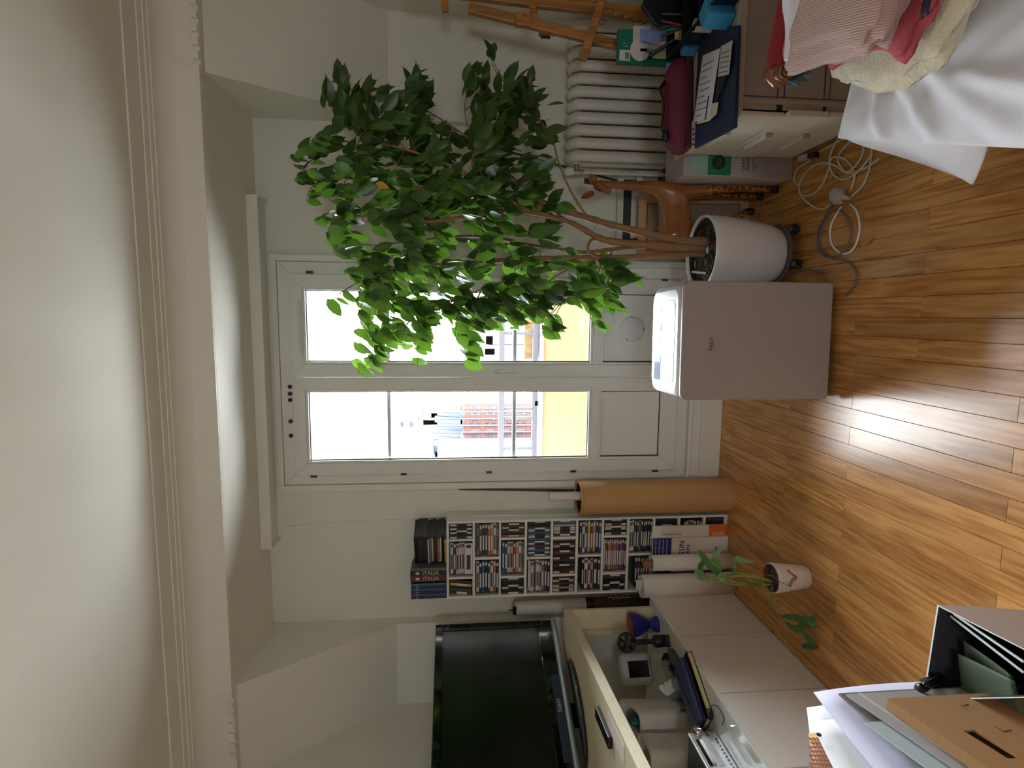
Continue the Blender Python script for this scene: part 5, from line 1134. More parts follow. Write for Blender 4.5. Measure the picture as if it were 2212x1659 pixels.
for i in (15, 19, 23, 27): p = Vector(sk[i][:3]); MB().lathe([(0.0,0.0),(0.017,0.0),(0.0165,0.03),(0.012,0.046),(0.0,0.046)], (p.x, p.y, 0.0005), 14, cap=False).build('hoof', DW, gr, w=True, smooth=50)
def ear(px0, px1, wid, Y):
    a, b_ = at(*px0, Y=Y), at(*px1, Y=Y-0.02); d = b_-a; sd2 = d.cross(Vector((0,-1,0))).normalized(); rows_ = []
    for i in range(8):
        t = i/7; w_ = wid*math.sin(PI*min(1, t*0.9+0.1))**0.7; c0 = a + d*t; rows_.append([c0 - sd2*w_ + Vector((0,-0.005,0)), c0 - sd2*w_*.5, c0 + Vector((0,0.006,0)), c0 + sd2*w_*.5, c0 + sd2*w_ + Vector((0,-0.005,0))])
    MB().grid(rows_).build('ear', GW, gr, w=True, smooth=180, solid=0.005)
ear((1287, 397), (1273, 377), 0.019, 2.68); ear((1282, 416), (1256, 428), 0.014, 2.68)
for dx in (0.0, 0.012): MB().tube([(0.603+dx, 2.685, 0.872), (0.610+dx, 2.69, 0.915)], [.006, .007], 8).build('horn', DW, gr, w=True, smooth=60)
for s_ in (-1, 1): MB().ball((0.578+0.017*s_*0.8, 2.655+0.012*s_, 0.852), 0.005, n=10, m=8).build('eye', BLACK, gr, w=True, smooth=180)

# ================================================================ pictures leaning against the wall, boxes behind the drawers
def leanframe(name, lab, x0, x1, z1, yb, yt, bw, m, inner, depth=0.018, mats=()):
    """picture standing on the floor, foot at y = yb, head leaning back to y = yt"""
    H = math.hypot(z1, yt-yb); a = math.asin((yt-yb)/H)
    o = thing(name, lab, 'picture', ((x0+x1)/2, yb, 0.0005), R=Matrix.Rotation(-a, 3, 'X')); h = (x1-x0)/2
    m_ = MB().box(-h, h, 0, depth, 0, bw).box(-h, h, 0, depth, H-bw, H).box(-h, -h+bw, 0, depth, bw, H-bw).box(h-bw, h, 0, depth, bw, H-bw)
    m_.build('frame', m, o, bev=0.0015)
    z = 0.006
    for (b_, mm, nm) in inner:
        MB().box(-h+b_, h-b_, z, z+0.003, b_, H-b_).build(nm, mm, o); z -= 0.0012
    return o, h, H
WF = mat('white_frame', (222, 214, 210), 0.5); BM = mat('black_mat', (36, 36, 42), 0.5); PM = mat('pale_mat', (214, 210, 206), 0.7); WFR = mat('pine_frame', (196, 152, 104), 0.5, var=0.06, vs=12, stretch=(1,1,.15)); TANP = mat('taupe_panel', (150, 124, 106), 0.7, var=0.05, vs=3); DKL = mat('dark_line', (70, 52, 44), 0.7)
leanframe('large_picture', 'large white framed picture with wide black border leaning against the wall', 0.340, 0.752, 0.645, 3.030, 3.085, 0.032, WF, [(0.030, BM, 'black_border'), (0.075, PM, 'pale_mount')])
o, h, H = leanframe('portrait_picture', 'white mounted black and white portrait of a dark-haired person, leaning', 0.620, 0.752, 0.560, 2.995, 3.030, 0.030, PM, [(0.028, mat('photo_grey', (150, 148, 144), 0.6, var=0.12, vs=6), 'print')])
MB().ball((0.032, 0.001, H*0.70), 0.030, 0.0012, 0.060, 24, 14).build('dark_hair', mat('print_black', (34, 32, 34), 0.6), o)
MB().ball((0.044, -0.0005, H*0.66), 0.018, 0.0012, 0.040, 24, 14).build('pale_face', mat('print_pale', (206, 200, 196), 0.6), o)
leanframe('pine_picture', 'pine framed panel with thin dark inner line leaning behind the giraffe', 0.300, 0.622, 0.560, 2.915, 2.980, 0.034, WFR, [(0.032, WFR, 'wide_mount'), (0.042, DKL, 'dark_line'), (0.047, TANP, 'panel')])
leanframe('brown_board_picture', 'plain dark brown framed board leaning behind the portrait edge', 0.640, 0.752, 0.445, 2.93, 2.965, 0.04, mat('walnut_frame', (104, 60, 32), 0.45, var=0.15, vs=14), [(0.036, mat('walnut_panel', (92, 54, 30), 0.5, var=0.1, vs=9), 'panel')])
GOLDF = mat('gold_frame', (150, 106, 58), 0.35, metal=0.35)
leanframe('gold_picture', 'gilt framed dark green painting standing behind the paper carton', 0.676, 0.98, 0.470, 2.815, 2.845, 0.026, GOLDF, [(0.024, mat('dark_green_paint', (34, 40, 22), 0.35, var=0.5, vs=14), 'painting')])
o = thing('wrapped_picture', 'shiny plastic wrapped picture standing beside the giraffe legs', 'picture', (0.70, 2.800, 0.0005), R=Matrix.Rotation(-0.05, 3, 'X'))
MB().box(-0.085, 0.18, 0, 0.012, 0, 0.43).build('board', mat('wrapped_board', (196, 198, 206), 0.15, coat=0.6, var=0.15, vs=9), o); MB().box(-0.085, 0.18, -0.0015, 0, 0.02, 0.13).build('brown_band', mat('brown_band', (70, 44, 36), 0.2, coat=0.5), o)
# carton with printed label
BXX0, BXY = 0.622, 2.535
cb2 = thing('paper_carton', 'grey carton with green band and round mark behind the drawer cabinet', 'carton', (0.76, BXY+0.11, 0))
MB().box(BXX0, 0.915, BXY, BXY+0.22, 0.0005, 0.507).build('carton', mat('carton_grey', (170, 162, 164), 0.7), cb2, w=True, bev=0.002)
MB().box(BXX0-0.0012, BXX0-0.0002, BXY+0.004, BXY+0.216, 0.004, 0.50).build('white_side', mat('carton_white', (226, 222, 228), 0.6), cb2, w=True)
gz0, gz1 = at(1578, 375, Y=BXY).z, at(1528, 375, Y=BXY).z; gz2 = at(1489, 375, Y=BXY).z
MB().box(BXX0+0.001, 0.914, BXY-0.0012, BXY-0.0002, gz0, gz1).build('green_band', mat('carton_green', (26, 118, 76), 0.6), cb2, w=True)
MB().box(BXX0+0.004, 0.914, BXY-0.0012, BXY-0.0002, gz1, gz2).build('pale_label', mat('carton_label', (150, 178, 160), 0.6), cb2, w=True)
lc = at(1552, 351, Y=BXY)
MB().cyl((lc.x, BXY-0.0012, lc.z), (lc.x, BXY-0.0020, lc.z), 0.031, n=36).build('round_mark', mat('mark_black', (24, 34, 32), 0.5), cb2, w=True)
text('mark_letters', 'hp', 0.040, mat('carton_green', (26,118,76)), cb2, frame((lc.x, BXY-0.0022, lc.z+0.002), (1, 0, 0), (0.28, 0, 1)), w=True)
for k, (s_, sz, px) in enumerate((('GRAND', 0.021, 1606), ('FORMAT', 0.021, 1616), ('papier multifonction', 0.008, 1626), ('500 feuilles', 0.008, 1632))):
    text('print', s_, sz, mat('carton_ink', (66, 62, 66), 0.7), cb2, frame((BXX0+0.022, BXY-0.0006, at(px, 360, Y=BXY).z), (1,0,0), (0,0,1)), align='LEFT', w=True)
# ================================================================ cast radiator along the right knee wall
RAD = mat('radiator_paint', (222, 216, 208), 0.3, coat=0.2)
rd = thing('radiator', 'white cast column radiator under the slope on the right', 'radiator', (1.1, 2.96, 0.1))
def section():
    m = MB(); z0, z1, y0, y1, r = 0.13, 0.930, 2.918, 3.018, 0.05; pts = []
    for (cy, cz, a0) in ((y1-r, z1-r, 0), (y0+r, z1-r, PI/2), (y0+r, z0+r, PI), (y1-r, z0+r, PI*1.5)):
        for k in range(6): a = a0 + PI/2*k/5; pts.append((0, cy + r*math.cos(a), cz + r*math.sin(a)))
    pts.append(pts[0]); m.tube(pts, 0.0265, 12, cap=False, up=(1,0,0), squash=0.85)
    m.box(-0.007, 0.007, y0+0.01, y1-0.01, z0+0.03, z1-0.03)
    for z in (z0+0.035, z1-0.035): m.cyl((-0.0302, 2.968, z), (0.0302, 2.968, z), 0.024, n=16)
    return m
sm = section().build('section', RAD, rd, smooth=40); base = Vector((1.1, 2.96, 0.1))
for v in sm.data.vertices: v.co = v.co - Vector((0, base.y, base.z))
xs_ = 0.787; first = True
while xs_ < 1.44:
    o = sm if first else sm.copy()
    if not first: COL.objects.link(o)
    first = False; o.location = (xs_ - base.x, 0, 0); xs_ += 0.0605
for xx in (0.787, 0.787+0.0605*10): MB().box(xx-0.02, xx+0.02, 2.93, 3.00, 0.0, 0.11).build('foot', RAD, rd, w=True, bev=0.004)
VB = mat('brass_chrome', (190, 184, 172), 0.25, metal=0.8)
MB().cyl((0.757, 2.968, 0.895), (0.715, 2.968, 0.895), 0.013, n=16).cyl((0.720, 2.968, 0.86), (0.720, 2.968, 0.92), 0.015, n=16).build('valve', VB, rd, w=True, smooth=40)
vk = at(1256, 357, Y=2.93); MB().lathe([(0.0,0),(0.019,0),(0.022,0.012),(0.020,0.036),(0.012,0.044),(0.0,0.044)], (0.722, 2.968, 0.912), 20, cap=False).build('valve_knob', PAINT, rd, w=True, smooth=50)
MB().cyl((0.720, 2.968, 0.002), (0.720, 2.968, 0.86), 0.009, n=12).build('pipe', RAD, rd, w=True, smooth=40)

# ================================================================ white drawer cabinet on the right
PW2 = mat('drawer_white', (226, 222, 212), 0.4); PG = mat('cabinet_grey', (168, 160, 154), 0.5); PGD = mat('cabinet_gap', (50, 44, 42), 0.8)
dx, dy0, dy1, dxr = 0.702, 2.0, 2.52, 1.30
dc = thing('drawer_cabinet', 'white three drawer cabinet with grey sides standing before the radiator', 'cabinet', ((dx+dxr)/2, (dy0+dy1)/2, 0))
zs = (0.02, 0.196, 0.346, 0.512)
MB().box(dx+0.026, dxr, dy0+0.012, dy1-0.004, 0.012, 0.514).build('carcass', PGD, dc, w=True)
sd3 = ((0.014, 0.193), (0.198, 0.213), (0.2185, 0.360), (0.3655, 0.384), (0.3895, 0.514))
for za, zb in sd3: MB().box(dx+0.060, dxr, dy0+0.004, dy0+0.012, za, zb).build('side_panel', PG, dc, w=True, bev=0.001)
MB().tube([(dx+0.047, dy0+0.008, 0.012), (dx+0.047, dy0+0.008, 0.514)], 0.011, 16).build('corner_post', PG, dc, w=True, smooth=40)
for za, zb in ((0.012, 0.204), (0.217, 0.362), (0.388, 0.514)): MB().box(dx+0.018, dx+0.038, dy0+0.006, dy0+0.014, za, zb).build('edge_strip', PG, dc, w=True, bev=0.001)
MB().box(dx+0.004, dxr, dy0-0.004, dy1, 0.514, 0.544).build('top', mat('cabinet_top_grey', (190, 182, 172), 0.45), dc, w=True, bev=0.004)
for k in range(3):
    za, zb = zs[k]+0.002, zs[k+1]-0.003; off = (0.0, 0.004, 0.0)[k]
    o = MB().box(dx-off, dx+0.017, dy0+(0.0, -0.004, 0.022)[k], dy1-0.004, za, zb).build('drawer', PW2, dc, w=True, bev=0.003)
    zh = za + 0.012; zz = zb - 0.030 if k < 2 else zb - 0.030
    MB().prism([(dx-off-0.001, 2.19, zb-0.020), (dx-off-0.016, 2.19, zb-0.022), (dx-off-0.016, 2.19, zb-0.034), (dx-off-0.001, 2.19, zb-0.040)], (0, 0.17, 0)).build('handle', PW2, o, w=True, bev=0.002)
    MB().box(dx-off-0.0165, dx-off-0.001, 2.184, 2.190, zb-0.044, zb-0.020).build('handle_end', PG, o, w=True)
ZD = 0.5445
NV = mat('navy_card', (26, 40, 74), 0.5); NV2 = mat('dark_navy', (18, 20, 34), 0.5); BUR = mat('burgundy_fabric', (104, 34, 56), 0.7, var=0.12, vs=18, bump=0.15, bs=200); BURD = mat('burgundy_trim', (64, 16, 24), 0.6)
LP = mat('letter_paper', (212, 210, 222), 0.8); LPG = mat('grey_paper', (186, 186, 180), 0.8); YP = mat('yellow_strip', (206, 168, 60), 0.7); INK = mat('letter_ink', (96, 94, 116), 0.8)
def flat(name, lab, cat, pts, z, th, m, rim=None):
    """a flat stack on the cabinet top: outline from pixels at height z"""
    P = [at(px, py, Z=z+th) for px, py in pts] if not isinstance(pts[0], Vector) else [Vector((p.x, p.y, z+th)) for p in pts]
    o = thing(name, lab, cat, sum(P, Vector())/len(P) - Vector((0,0,th)))
    MB().prism([p - Vector((0,0,th)) for p in P], (0,0,th)).build('sheet', m, o, w=True, bev=min(0.001, th*0.3)); return o, P
sb, P = flat('spiral_notebook', 'white spiral notebook with yellow strip on the far left of the drawer cabinet', 'notebook', [(1457,345),(1457,290),(1500,258),(1498,322)], ZD, 0.008, LP)
q = [P[0].lerp(P[3], .12), P[0].lerp(P[3], .95), P[1].lerp(P[2], .95)*0.25 + P[0].lerp(P[3], .95)*0.75, P[1].lerp(P[2], .12)*0.22 + P[0].lerp(P[3], .12)*0.78]
MB().prism([Vector((p.x, p.y, ZD+0.0081)) for p in q], (0,0,0.0006)).build('yellow_strip', YP, sb, w=True)
for k in range(4): p = at(1498, 279+11*k, Z=ZD+0.011); MB().ball(p, 0.0042, 0.0042, 0.004, 10, 8).build('coil', BLACK, sb, w=True, smooth=180)
nf, _ = flat('navy_folder', 'large navy blue folder lying on the near edge of the drawer cabinet', 'folder', [(1500,321),(1586,275),(1594,55),(1512,62),(1503,262)], ZD+0.0, 0.012, NV)
flat('white_pad', 'thin white pad edge under the navy folder', 'pad', [Vector((0.672,2.30,0)), Vector((0.672,2.02,0)), Vector((0.69,2.02,0)), Vector((0.69,2.30,0))], ZD, 0.006, LP) if False else None
ne, _ = flat('dark_envelopes', 'dark navy envelopes stacked under the white letter', 'envelope', [(1499,250),(1537,245),(1568,165),(1562,95),(1508,105)], ZD+0.0125, 0.010, NV2)
flat('cream_card', 'cream card with rounded corner peeping from under the white letter', 'card', [(1504,268),(1530,262),(1547,246),(1551,220),(1520,230)], ZD+0.0228, 0.003, mat('cream_card', (206, 196, 164), 0.7))
wl, P = flat('letter', 'long white printed letter lying on the navy folder', 'paper', [(1498,264),(1533,254),(1555,104),(1518,120)], ZD+0.0262, 0.0015, LP)
d_ = (P[3]-P[0]).normalized(); e_ = (P[1]-P[0]).normalized(); zt_ = ZD+0.0279
for k in range(9):
    t = 0.08 + 0.095*k; a = P[0].lerp(P[3], t) + e_*0.012; l = 0.10 if k % 3 else 0.06
    MB().obb(Vector((a.x, a.y, zt_)) + e_*l/2, e_*l/2, d_*0.0016, Vector((0,0,0.0003))).build('print_line', INK, wl, w=True)
a = P[0].lerp(P[3], 0.16) + e_*0.115; MB().obb(Vector((a.x, a.y, zt_)), d_*0.04, e_*0.006, Vector((0,0,0.0003))).build('blue_bar', NV, wl, w=True)
w2l, P = flat('letter', 'shorter pale letter beside the long white letter', 'paper', [(1550,166),(1574,161),(1582,87),(1557,100)], ZD+0.0228, 0.0015, LPG)
d_ = (P[3]-P[0]).normalized(); e_ = (P[1]-P[0]).normalized()
for k in range(5):
    a = P[0].lerp(P[3], 0.12+0.16*k) + e_*0.01; MB().obb(Vector((a.x, a.y, ZD+0.0245)) + e_*0.035, e_*0.035, d_*0.0015, Vector((0,0,0.0003))).build('print_line', INK, w2l, w=True)
# burgundy pouch with black strap
pu = thing('pouch', 'burgundy fabric pouch with black strap lying behind the letters', 'pouch', (0.86, 2.42, ZD), math.radians(6))
rows_ = []
for i in range(13):
    u = -1 + 2*i/12; h = 0.105*(1-abs(u)**4*0.35); d = 0.060*(1-abs(u)**6*0.5)
    rows_.append([Vector((0.185*u, d*math.cos(a)*(0.5+0.5*(1-max(0, math.sin(a)))) if False else d*math.cos(a), h*0.5*(1+math.sin(a)) if abs(math.sin(a)) > 2 else h*(0.5+0.5*math.copysign(abs(math.sin(a))**0.7, math.sin(a))))) for a in [2*PI*k/20 for k in range(20)]])
m = MB().grid(rows_, True); m.add(rows_[0], [tuple(range(19, -1, -1))]); m.add(rows_[-1], [tuple(range(20))]); m.build('body', BUR, pu, smooth=60)
MB().box(-0.186, 0.186, -0.0615, -0.030, 0.002, 0.030).build('trim_band', BURD, pu, bev=0.006)
MB().tube(smooth_path([(-0.13,-0.02,0.100),(-0.10,-0.035,0.125),(-0.02,-0.045,0.118),(0.05,-0.035,0.130),(0.09,-0.02,0.105)], 6), 0.010, 8, squash=0.4).build('strap', BLACK, pu, smooth=180)
MB().ball((-0.135,-0.03,0.106), 0.028, 0.016, 0.014, 14, 10).build('strap_knot', BLACK, pu, smooth=180)
# black desk organiser with stationery
ox0, ox1, oy0, oy1, oh = 1.066, 1.34, 1.985, 2.46, 0.088
og = thing('desk_organiser', 'black open desk organiser box full of stationery', 'organiser', ((ox0+ox1)/2, (oy0+oy1)/2, ZD))
OGB = mat('organiser_black', (18, 18, 24), 0.35)
MB().box(ox0, ox1, oy0, oy1, ZD+0.0004, ZD+0.004).build('base', OGB, og, w=True)
MB().prism([(ox0-0.006, oy0, ZD+oh), (ox0-0.006, oy1, ZD+oh), (ox0, oy1, ZD+0.004), (ox0, oy0, ZD+0.004)], (0.004, 0, 0)).build('left_wall', mat('organiser_black_lit', (24, 28, 44), 0.3), og, w=True)  # black wall coloured navy: the light on this face is in the colour
MB().box(ox0, ox1, oy0, oy0+0.004, ZD+0.004, ZD+oh).build('near_wall', OGB, og, w=True); MB().box(ox0, ox1, oy1-0.004, oy1, ZD+0.004, ZD+oh).build('far_wall', OGB, og, w=True)
for yy in (2.14, 2.30): MB().box(ox0+0.004, ox1, yy, yy+0.004, ZD+0.004, ZD+oh-0.004).build('divider', OGB, og, w=True)
CY = mat('cyan_pack', (58, 146, 196), 0.45)
def oblock(name, lab, cat, px, py, Y, sx, sy, sz, m, rz=0.0, zb=None):
    p = at(px, py, Y=Y); z = ZD+0.0045 if zb is None else zb; o = thing(name, lab, cat, (p.x, Y, z), rz); MB().box(-sx, sx, -sy, sy, 0, (p.z - z)).build('block', m, o, bev=0.002); return o
oblock('tissue_box', 'bright cyan folded pack in the near compartment of the black organiser', 'box', 1519, 30, 2.06, 0.035, 0.030, 0.1, CY, 0.5)
oblock('tissue_box', 'small cyan pack in the left corner of the black organiser', 'box', 1473, 98, 2.36, 0.030, 0.022, 0.1, CY, 0.3)
p = at(1502, 55, Y=2.20); o = thing('card_roll', 'white curled card roll in the black organiser', 'roll', (p.x, 2.20, ZD+0.0045))
MB().lathe([(0.022,0),(0.022,p.z-ZD),(0.0205,p.z-ZD),(0.0205,0)], n=24, cap=False).build('roll', PAPER, o, smooth=40)
p = at(1459, 68, Y=2.38); o = thing('note_block', 'cream tapered note block standing in the black organiser', 'note block', (p.x, 2.38, ZD+0.0045), 0.2)
h = p.z - ZD - 0.005; MB().prism([(-0.034, -0.01, 0), (0.034, -0.01, 0), (0.020, -0.01, h), (-0.026, -0.01, h)], (0, 0.02, 0)).build('block', mat('cream_notes', (222, 206, 150), 0.8), o)
for k, (px, py, nm, c, lab) in enumerate(((1428, 45, 'red', (150, 40, 40), 'red pen standing in the black organiser'), (1426, 58, 'blue', (44, 52, 120), 'blue pen standing in the black organiser'), (1438, 66, 'green', (60, 140, 60), 'green pen standing in the black organiser'), (1440, 76, 'dgreen', (40, 92, 40), 'dark green pen standing in the black organiser'), (1426, 81, 'maroon', (110, 36, 44), 'maroon pencil standing in the black organiser'), (1430, 30, 'indigo', (52, 44, 104), 'indigo pen standing at the back of the black organiser'))):
    p = at(px, py, Y=2.33+0.01*k); b0 = Vector((1.13+0.012*k, 2.34+0.004*k, ZD+0.006)); o = thing('pen', lab, 'pen', b0, group='pens in the organiser')
    MB().tube([b0, b0.lerp(p, .85), p], [0.0045, 0.0045, 0.0025], 10).build('barrel', mat('pen_'+nm, c, 0.35), o, w=True, smooth=50)
oblock('black_box', 'black box standing among the pens in the organiser', 'box', 1443, 22, 2.43, 0.05, 0.018, 0.1, BLACK, zb=ZD+0.0045) if False else None
o = thing('phone_stand', 'black angular stand at the back of the organiser', 'stand', (1.22, 2.41, ZD+0.0045)); MB().prism([(-0.06, 0, 0), (0.08, 0, 0), (0.10, 0, 0.17), (0.02, 0, 0.21), (-0.05, 0, 0.15)], (0, 0.02, 0)).build('stand', BLACK, o, bev=0.004)
a, b_ = at(1403, 121, Y=2.44), at(1452, 88, Y=2.40); b0 = b_ + (b_-a)*0.9; b0.z = max(b0.z, ZD+0.008)
o = thing('black_ruler', 'dark stick leaning out of the organiser to the left', 'stick', b0); MB().tube([b0, a], [0.006, 0.0075], 10).build('stick', mat('stick_black', (30, 22, 24), 0.4), o, w=True, smooth=50)
# books, boxes and cards standing behind it
def standing(name, lab, cat, corners, Y, th, m, zb=ZD+0.0005):
    """upright block filling a pixel rectangle (x0,y0)-(x1,y1) down to the cabinet top"""
    (px0, py0), (px1, py1) = corners; p, q = at(px0, py0, Y=Y), at(px1, py1, Y=Y); x0_, x1_ = min(p.x, q.x), max(p.x, q.x)
    o = thing(name, lab, cat, ((x0_+x1_)/2, Y, zb)); MB().box(x0_, x1_, Y, Y+th, zb, p.z).build('block', m, o, w=True, bev=0.0015); return o, x0_, x1_, p.z
gb2, gx0, gx1, gz = standing('green_box', 'emerald green box with white label standing behind the organiser', 'box', ((1334, 134), (1374, 64)), 2.485, 0.030, mat('emerald_card', (10, 112, 84), 0.5))
zl0, zl1 = at(1361, 120, Y=2.485).z, at(1338, 120, Y=2.485).z
MB().box(at(1350,131,Y=2.485).x, at(1350,108,Y=2.485).x, 2.4842, 2.4848, zl0, zl1).build('label', mat('label_white', (206, 214, 206), 0.7), gb2, w=True)
for k in range(7): MB().box(at(1350,128,Y=2.485).x+0.004*k, at(1350,128,Y=2.485).x+0.004*k+0.0022, 2.4836, 2.4841, zl0+0.005, zl0+0.022).build('bar', BLACK, gb2, w=True)
text('mark', 'tea', 0.016, mat('label_white', (206,214,206)), gb2, frame((at(1351,97,Y=2.485).x, 2.4844, at(1351,97,Y=2.485).z), (1,0,0), (0,0,1)), w=True) if False else MB().tube([Vector((at(1350,97,Y=2.485).x + 0.008*math.cos(t), 2.484, at(1351,97,Y=2.485).z + 0.008*math.sin(t))) for t in [k*0.5 for k in range(11)]], 0.001, 5).build('ring_mark', mat('label_white', (206,214,206)), gb2, w=True)
o = thing('round_card', 'round pale cardboard disc standing before the green box', 'disc', (at(1383,108,Y=2.475).x, 2.474, ZD)); cz = at(1383,108,Y=2.475).z
MB().cyl((0, 0.004, cz-ZD), (0, 0.0, cz-ZD), 0.043, n=40).box(-0.006, 0.006, 0.0, 0.004, 0.0005, cz-ZD).build('disc', mat('disc_pale', (214, 204, 200), 0.7), o)
standing('white_box', 'pale box standing behind the round card', 'box', ((1367, 90), (1400, 57)), 2.478, 0.005, mat('pale_box', (204, 196, 190), 0.7))[0]
standing('picture_card', 'small card with blue picture beside the pale box', 'card', ((1383, 92), (1403, 62)), 2.468, 0.003, mat('blue_picture', (130, 156, 214), 0.5, var=0.35, vs=30))
standing('marbled_box', 'grey marbled carton standing behind the pens', 'carton', ((1404, 72), (1440, 28)), 2.470, 0.004, mat('marbled_grey', (150, 156, 144), 0.6, var=0.45, vs=34))
for k, (a, b_, c, lab) in enumerate((((1398, 112), 106, (176, 140, 96), 'tan book'), ((1401, 106), 98, (206, 196, 170), 'cream book'), ((1404, 98), 92, (196, 160, 160), 'pink book'), ((1409, 126), 113, (222, 206, 150), 'pale yellow book'))):
    standing('book', f'{lab} standing in the row between the organiser and the clear rack', 'book', (a, (1470, b_)), 2.462-0.001*k, 0.005 if k < 3 else 0.004, mat('book%d' % k, c, 0.7))
cr_ = thing('clear_rack', 'clear plastic rack leaning at the left end of the organiser', 'rack', (1.03, 2.44, ZD))
a0, a1 = at(1388, 146, Y=2.455), at(1478, 112, Y=2.455)
MB().prism([(a0.x, 2.452, a0.z), (a0.x+0.11, 2.452, a0.z), (1.062, 2.452, ZD+0.001), (a1.x-0.01, 2.452, ZD+0.001)], (0, 0.003, 0)).build('sheet', TRAY, cr_, w=True); MB().box(1.0, 1.062, 2.40, 2.452, ZD+0.0004, ZD+0.003).build('base', TRAY, cr_, w=True)
o = thing('blue_card', 'pale blue card inside the clear rack', 'card', (1.03, 2.457, ZD)); MB().box(0.985, 1.045, 2.4565, 2.459, ZD+0.001, ZD+0.085).build('card', mat('pale_blue', (120, 140, 178), 0.6), o, w=True)

# ================================================================ wooden easel leaning by the right wall
EZ = wood('beech', (136, 84, 34), (186, 126, 62), 0.42, axis=2, sc=1.2, rnd=0.05, rings=3)
ez = thing('easel', 'beech wood painting easel standing by the right wall behind the cabinet', 'easel', (1.25, 2.66, 0))
Ye = 2.62
def beam(nm, pa, pb, w_, t_, ya=Ye, yb=None, ext0=0.0, ext1=0.0):
    a, b_ = at(*pa, Y=ya), at(*pb, Y=ya if yb is None else yb); d = b_-a; a = a - d*ext0; b_ = b_ + d*ext1
    if b_.z < 0.005: b_ = a.lerp(b_, (a.z-0.005)/(a.z-b_.z))
    return MB().bar(a, b_, w_, t_, up=(0,1,0)).build(nm, EZ, ez, w=True, bev=0.004)
beam('upright', (1012, 18), (1335, 98), 0.040, 0.032, ext1=1.35)
beam('upright', (1080, -6), (1412, 34), 0.050, 0.034, ya=2.66, ext0=0.6, ext1=1.3)
beam('cross_brace', (1310, -30), (1258, 130), 0.036, 0.022, ya=2.585)
beam('tie_bar', (1150, 8), (1157, 62), 0.030, 0.020, ya=2.635)
beam('mast', (958, -20), (962, 26), 0.028, 0.024, ya=2.66)
p = at(1128, 48, Y=2.60); MB().box(p.x-0.024, p.x+0.024, 2.57, 2.602, p.z-0.030, p.z+0.030).build('clamp_block', EZ, ez, w=True, bev=0.003)
p = at(1133, 36, Y=2.59); MB().cyl((p.x, 2.555, p.z), (p.x, 2.585, p.z), 0.010, n=14).build('clamp_knob', EZ, ez, w=True, smooth=40)
a, b_ = at(1303, 26, Y=2.64), at(1408, 48, Y=2.64); d_ = (b_-a)/5; mm = MB()
mm.bar(a+Vector((0.012,0,0)), b_+Vector((0.012,0,0)), 0.010, 0.02, up=(0,1,0)).build('rack_rail', EZ, ez, w=True)
for k in range(5):
    c = a + d_*(k+0.5); MB().prism([c-d_*0.46+Vector((0.008,-.01,0)), c-d_*0.46+Vector((-0.014,-.01,0)), c+d_*0.46+Vector((0.004,-.01,0)), c+d_*0.46+Vector((0.008,-.01,0))], (0,0.02,0)).build('rack_tooth', EZ, ez, w=True)
p = at(1300, 47, Y=2.60); MB().tube([Vector((p.x+0.011*math.cos(t), 2.60, p.z-0.0+0.011*math.sin(t))) for t in [k*2*PI/16 for k in range(17)]], 0.0013, 6, cap=False).build('wire_ring', mat('wire', (90, 84, 70), 0.4, metal=0.8), ez, w=True)
p = at(1178, 68, Y=2.70); pn = thing('paint_tube', 'small gold and crimson paint tube clipped behind the easel leg', 'paint tube', p)
MB().box(-0.020, 0.002, -0.006, 0.006, -0.022, 0.030).build('gold_part', mat('gold_tube', (176, 140, 50), 0.35, metal=0.5), pn, bev=0.002); MB().box(-0.030, -0.0205, -0.006, 0.006, -0.022, 0.022).build('crimson_part', mat('crimson', (120, 20, 40), 0.4), pn, bev=0.002); MB().ball((-0.012, 0, -0.034), 0.008, 0.006, 0.008, 12, 8).build('cap', mat('gold_tube', (176,140,50)), pn, smooth=180)
# ================================================================ extension lead and air conditioner cord on the floor
CW = mat('cable_white', (206, 204, 190), 0.45); CG = mat('cable_grey', (112, 104, 100), 0.5)
def fl(px, py, z=0.0048): return at(px, py, Z=z)
def lead(pts, r, zz=None): return smooth_path([fl(x, y, r + 0.0006 + (0 if zz is None else zz*(i % 3 == 1))) for i, (x, y) in enumerate(pts)], 6)
el = thing('extension_lead', 'white extension lead lying in loops on the boards before the chair', 'cable', fl(1800, 400, 0))
q1 = [(1735,338),(1765,330),(1800,312),(1826,298),(1838,302),(1815,330),(1811,350),(1830,372),(1858,345),(1866,318),(1857,300),(1840,292)]
q2 = [(1812,296),(1794,335),(1796,370),(1820,388),(1852,372),(1880,338),(1884,318)]
q3 = [(1900,342),(1868,364),(1830,373),(1805,358),(1776,352),(1745,368),(1727,400),(1735,428),(1770,452),(1800,440),(1820,438)]
q4 = [(1727,400),(1716,390),(1722,366),(1752,346)]
q5 = [(1884,330),(1876,372),(1862,402),(1840,424)]
q6 = [(1790,352),(1800,340),(1822,342),(1840,360),(1846,382),(1838,412)]
q7 = [(1727,402),(1729,420),(1755,420),(1778,395),(1793,358)]
for k, q in enumerate((q1, q2, q3, q4, q5, q6, q7)): MB().tube(lead(q, 0.0042, 0.004 if k % 2 else 0.0), 0.0042, 8).build('cable', CW, el, w=True, smooth=180)
p = fl(1819, 421, 0.0); R_ = 0.030
MB().lathe([(0.0,0.001),(0.026,0.001),(0.030,0.006),(0.030,0.030),(0.024,0.038),(0.0,0.040)], p, 28, cap=False).build('socket', mat('socket_white', (196, 190, 186), 0.4), el, w=True, smooth=45)
MB().tube([p+Vector((-0.01,-0.022,0.014)), p+Vector((-0.022,-0.05,0.010)), p+Vector((-0.027,-0.062,0.007))], [0.012, 0.008, 0.005], 10).build('strain_relief', mat('socket_white', (196,190,186)), el, w=True, smooth=50)
